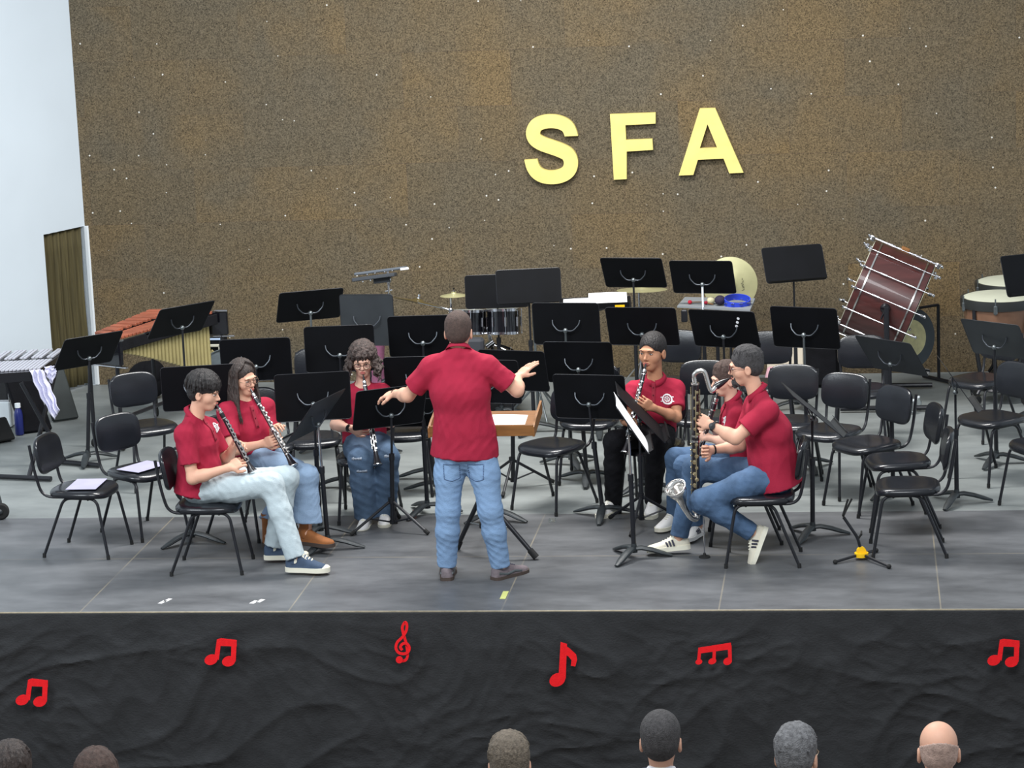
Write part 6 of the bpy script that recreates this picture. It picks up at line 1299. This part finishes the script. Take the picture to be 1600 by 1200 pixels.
for s_ in (-1, 1): mb.cyl(V3(*(c+gx*s_*.30)[:2], .02), c+gx*s_*.30+V3(0, 0, .25), .014, n=10); mb.cyl(V3(*(c+gx*s_*.30-n_*.2)[:2], .02), V3(*(c+gx*s_*.30+n_*.2)[:2], .02), .016, n=10)
mb.cyl(c+gx*.30+V3(0, 0, .25), c-gx*.30+V3(0, 0, .25), .012, n=10); mb.build('gong_frame', m_tube, r, True)
tag(r, 'slate grey gong with a polished pale yellow centre behind the tilted bass drum', 'gong')

# ------------------------------------------------------------------ timpani
def timp(px, py, rad, zh, label):
    c = G(px, py, zh); r = empty('timpani_drum', (c[0], c[1], 0))
    mb = MB(); mb.lathe([(0, .012), (rad*.9, .010), (rad, .0), (rad, -.008), (0, -.008)], c, V3(0, 0, 1), 56); mb.build('drum_head', m_head, r, True)
    mb = MB(); mb.lathe([(rad-.004, .002), (rad+.014, .002), (rad+.016, -.035), (rad+.010, -.075), (rad-.004, -.075)], c, V3(0, 0, 1), 56); mb.build('hoop', mat_hoop, r, True)
    mb = MB(); mb.lathe([(rad*.97, -.07), (rad*.95, -.15), (rad*.88, -.26), (rad*.72, -.37), (rad*.45, -.45), (rad*.12, -.48), (0, -.48)], c, V3(0, 0, 1), 56); mb.build('kettle', m_copper, r, True)
    for k in range(6):
        a = 2*PI*(k+.35)/6; v = V3(math.cos(a), math.sin(a), 0); mb = MB(); mb.box(c+v*(rad+.012)+V3(0, 0, -.06), (.03, .03, .07), None, .006); mb.cyl(c+v*(rad+.014)+V3(0, 0, .03), c+v*(rad+.014)+V3(0, 0, -.10), .006, n=8); mb.build('tension_lug', m_dchrome, r, True)
    for k in range(4):
        a = 2*PI*(k+.5)/4; v = V3(math.cos(a), math.sin(a), 0); mb = MB(); mb.tube(bez([c+v*(rad+.004)+V3(0, 0, -.07), c+v*(rad*.98)+V3(0, 0, -.30), c+v*rad*.70+V3(0, 0, -zh+.16), c+v*rad*.9+V3(0, 0, -zh+.09)], .1), .015, 8); lg = mb.build('strut', m_tube, r, True)
        mb = MB(); q = c+v*rad*.9+V3(0, 0, -zh+.04); mb.lathe([(.02, -.014), (.038, -.012), (.038, .012), (.02, .014)], q, V3(-v[1], v[0], 0), 16); mb.build('caster', m_rubber, lg, True)
    mb = MB(); mb.lathe([(rad*.62, 0), (rad*.66, .01), (rad*.62, .025), (rad*.5, .03), (rad*.5, 0)], V3(c[0], c[1], .10), V3(0, 0, 1), 40); mb.build('base_ring', m_tube, r, True)
    tag(r, label, 'timpani', 'timpani at the right edge'); return c
mat_hoop = mat('dark_grey_hoop', (52, 54, 54), .4, .3)
c = timp(1562, 463, .30, .86, 'nearer coppery timpani with a cream head at the right edge')
timp(1583, 439, .30, .89, 'farther timpani with a cream head at the right edge, partly behind the nearer one')

# ------------------------------------------------------------------ cases at the back right, loose things on the floor
c = G(1228, 606); r = empty('drum_case', c); mb = MB(); p0 = AY(1228, 541, c[1]); mb.box(V3(c[0], c[1]+.12, p0[2]/2), (.31, .24, p0[2]), None, .01); mb.build('body', m_cream2 if 'm_cream2' in globals() else mat('cream_lacquer', (222, 210, 190), .5), r, True)
mb = MB()
for px, py in ((1208, 560), (1236, 552), (1250, 574)): q = AY(px, py, c[1]); mb.lathe([(.008, 0), (.008, .004)], q, V3(0, -1, 0), 12)
mb.build('dark_stud', m_rubber, r, True); tag(r, 'cream drum case with small dark studs behind the right chairs', 'case')
c = G(1284, 606); p0 = AY(1284, 536, c[1]); mb = MB(); mb.box(V3(c[0], c[1]+.12, p0[2]/2), (.30, .26, p0[2]), None, .03); o = mb.build('covered_box', m_blackcloth); tag(recenter(o), 'box draped in black cloth left of the tilted bass drum', 'box')
c = G(1204, 612); mb = MB(); mb.lathe([(.03, 0), (.05, .02), (.055, .12), (.04, .20), (.03, .21)], c+V3(0, 0, .0), V3(.08, 0, 1), 24); o = mb.build('pink_pouch', mat('pale_pink_fabric', (206, 160, 170), .8)); tag(recenter(o), 'pale pink pouch at the left foot of the cream drum case', 'pouch')
for px, py, lab in ((1427, 646, 'clear plastic bottle lying on the floor behind the right chairs, the left one'), (1435, 641, 'clear plastic bottle standing on the floor behind the right chairs, the right one')):
    c = G(px, py); r = empty('plastic_bottle', c); mb = MB(); mb.lathe([(.022, 0), (.026, .006), (.026, .07), (.012, .095), (.011, .105)], c, V3(0, 0, 1), 18); mb.build('bottle_body', m_glassm, r, True); mb = MB(); mb.lathe([(.013, 0), (.013, .014), (0, .015)], c+V3(0, 0, .102), V3(0, 0, 1), 14); mb.build('cap', m_white, r, True)
    tag(r, 'small clear plastic bottle on the floor behind the right chairs, '+('nearer the left' if px < 1430 else 'nearer the right'), 'bottle', 'plastic bottles')
c = G(648, 809); r = empty('metal_canister', c); mb = MB(); mb.lathe([(.014, 0), (.014, .052), (.012, .056), (0, .057)], c, V3(0, 0, 1), 18); mb.build('tube', mat('rosy_metal', (150, 120, 116), .35, .6), r, True); mb = MB(); mb.lathe([(.0145, 0), (.0145, .006)], c+V3(0, 0, .048), V3(0, 0, 1), 18); mb.build('cap_ring', m_chrome, r, True)
tag(r, 'small rosy metal canister standing on the floor left of the conductor\'s legs', 'canister')
def patch(px, py, w_, d_, m, label, cat, rz=0, grp=None):
    c = G(px, py); q = math.cos(rz), math.sin(rz); mb = MB(); mb.box(c+V3(0, 0, .0012), (w_, d_, .0018), np.array([[q[0], -q[1], 0], [q[1], q[0], 0], [0, 0, 1]])); o = mb.build('tape_mark', m); tag(recenter(o), label, cat, grp)
m_tape = mat('worn_white_tape', (205, 205, 205), .7, var=.2, vs=60)
patch(254, 941, .028, .07, m_tape, 'left strip of the white tape mark near the stage edge at far left', 'tape mark', -.3, 'white tape strips on the stage boards')
patch(262, 938, .028, .07, m_tape, 'right strip of the white tape mark near the stage edge at far left', 'tape mark', -.3, 'white tape strips on the stage boards')
patch(397, 941, .032, .07, m_tape, 'left strip of the white tape mark at the stage edge below the boy\'s shoes', 'tape mark', -.3, 'white tape strips on the stage boards')
patch(407, 939, .032, .07, m_tape, 'right strip of the white tape mark at the stage edge below the boy\'s shoes', 'tape mark', -.3, 'white tape strips on the stage boards')
patch(788, 930, .036, .17, mat('yellow_green_tape', (196, 200, 120), .7), 'yellow green tape scrap on a floor seam near the stage edge', 'tape', .0)
patch(863, 813, .05, .11, m_glassm, 'clear shiny tape square on the floor right of the conductor\'s desk', 'tape', .1)
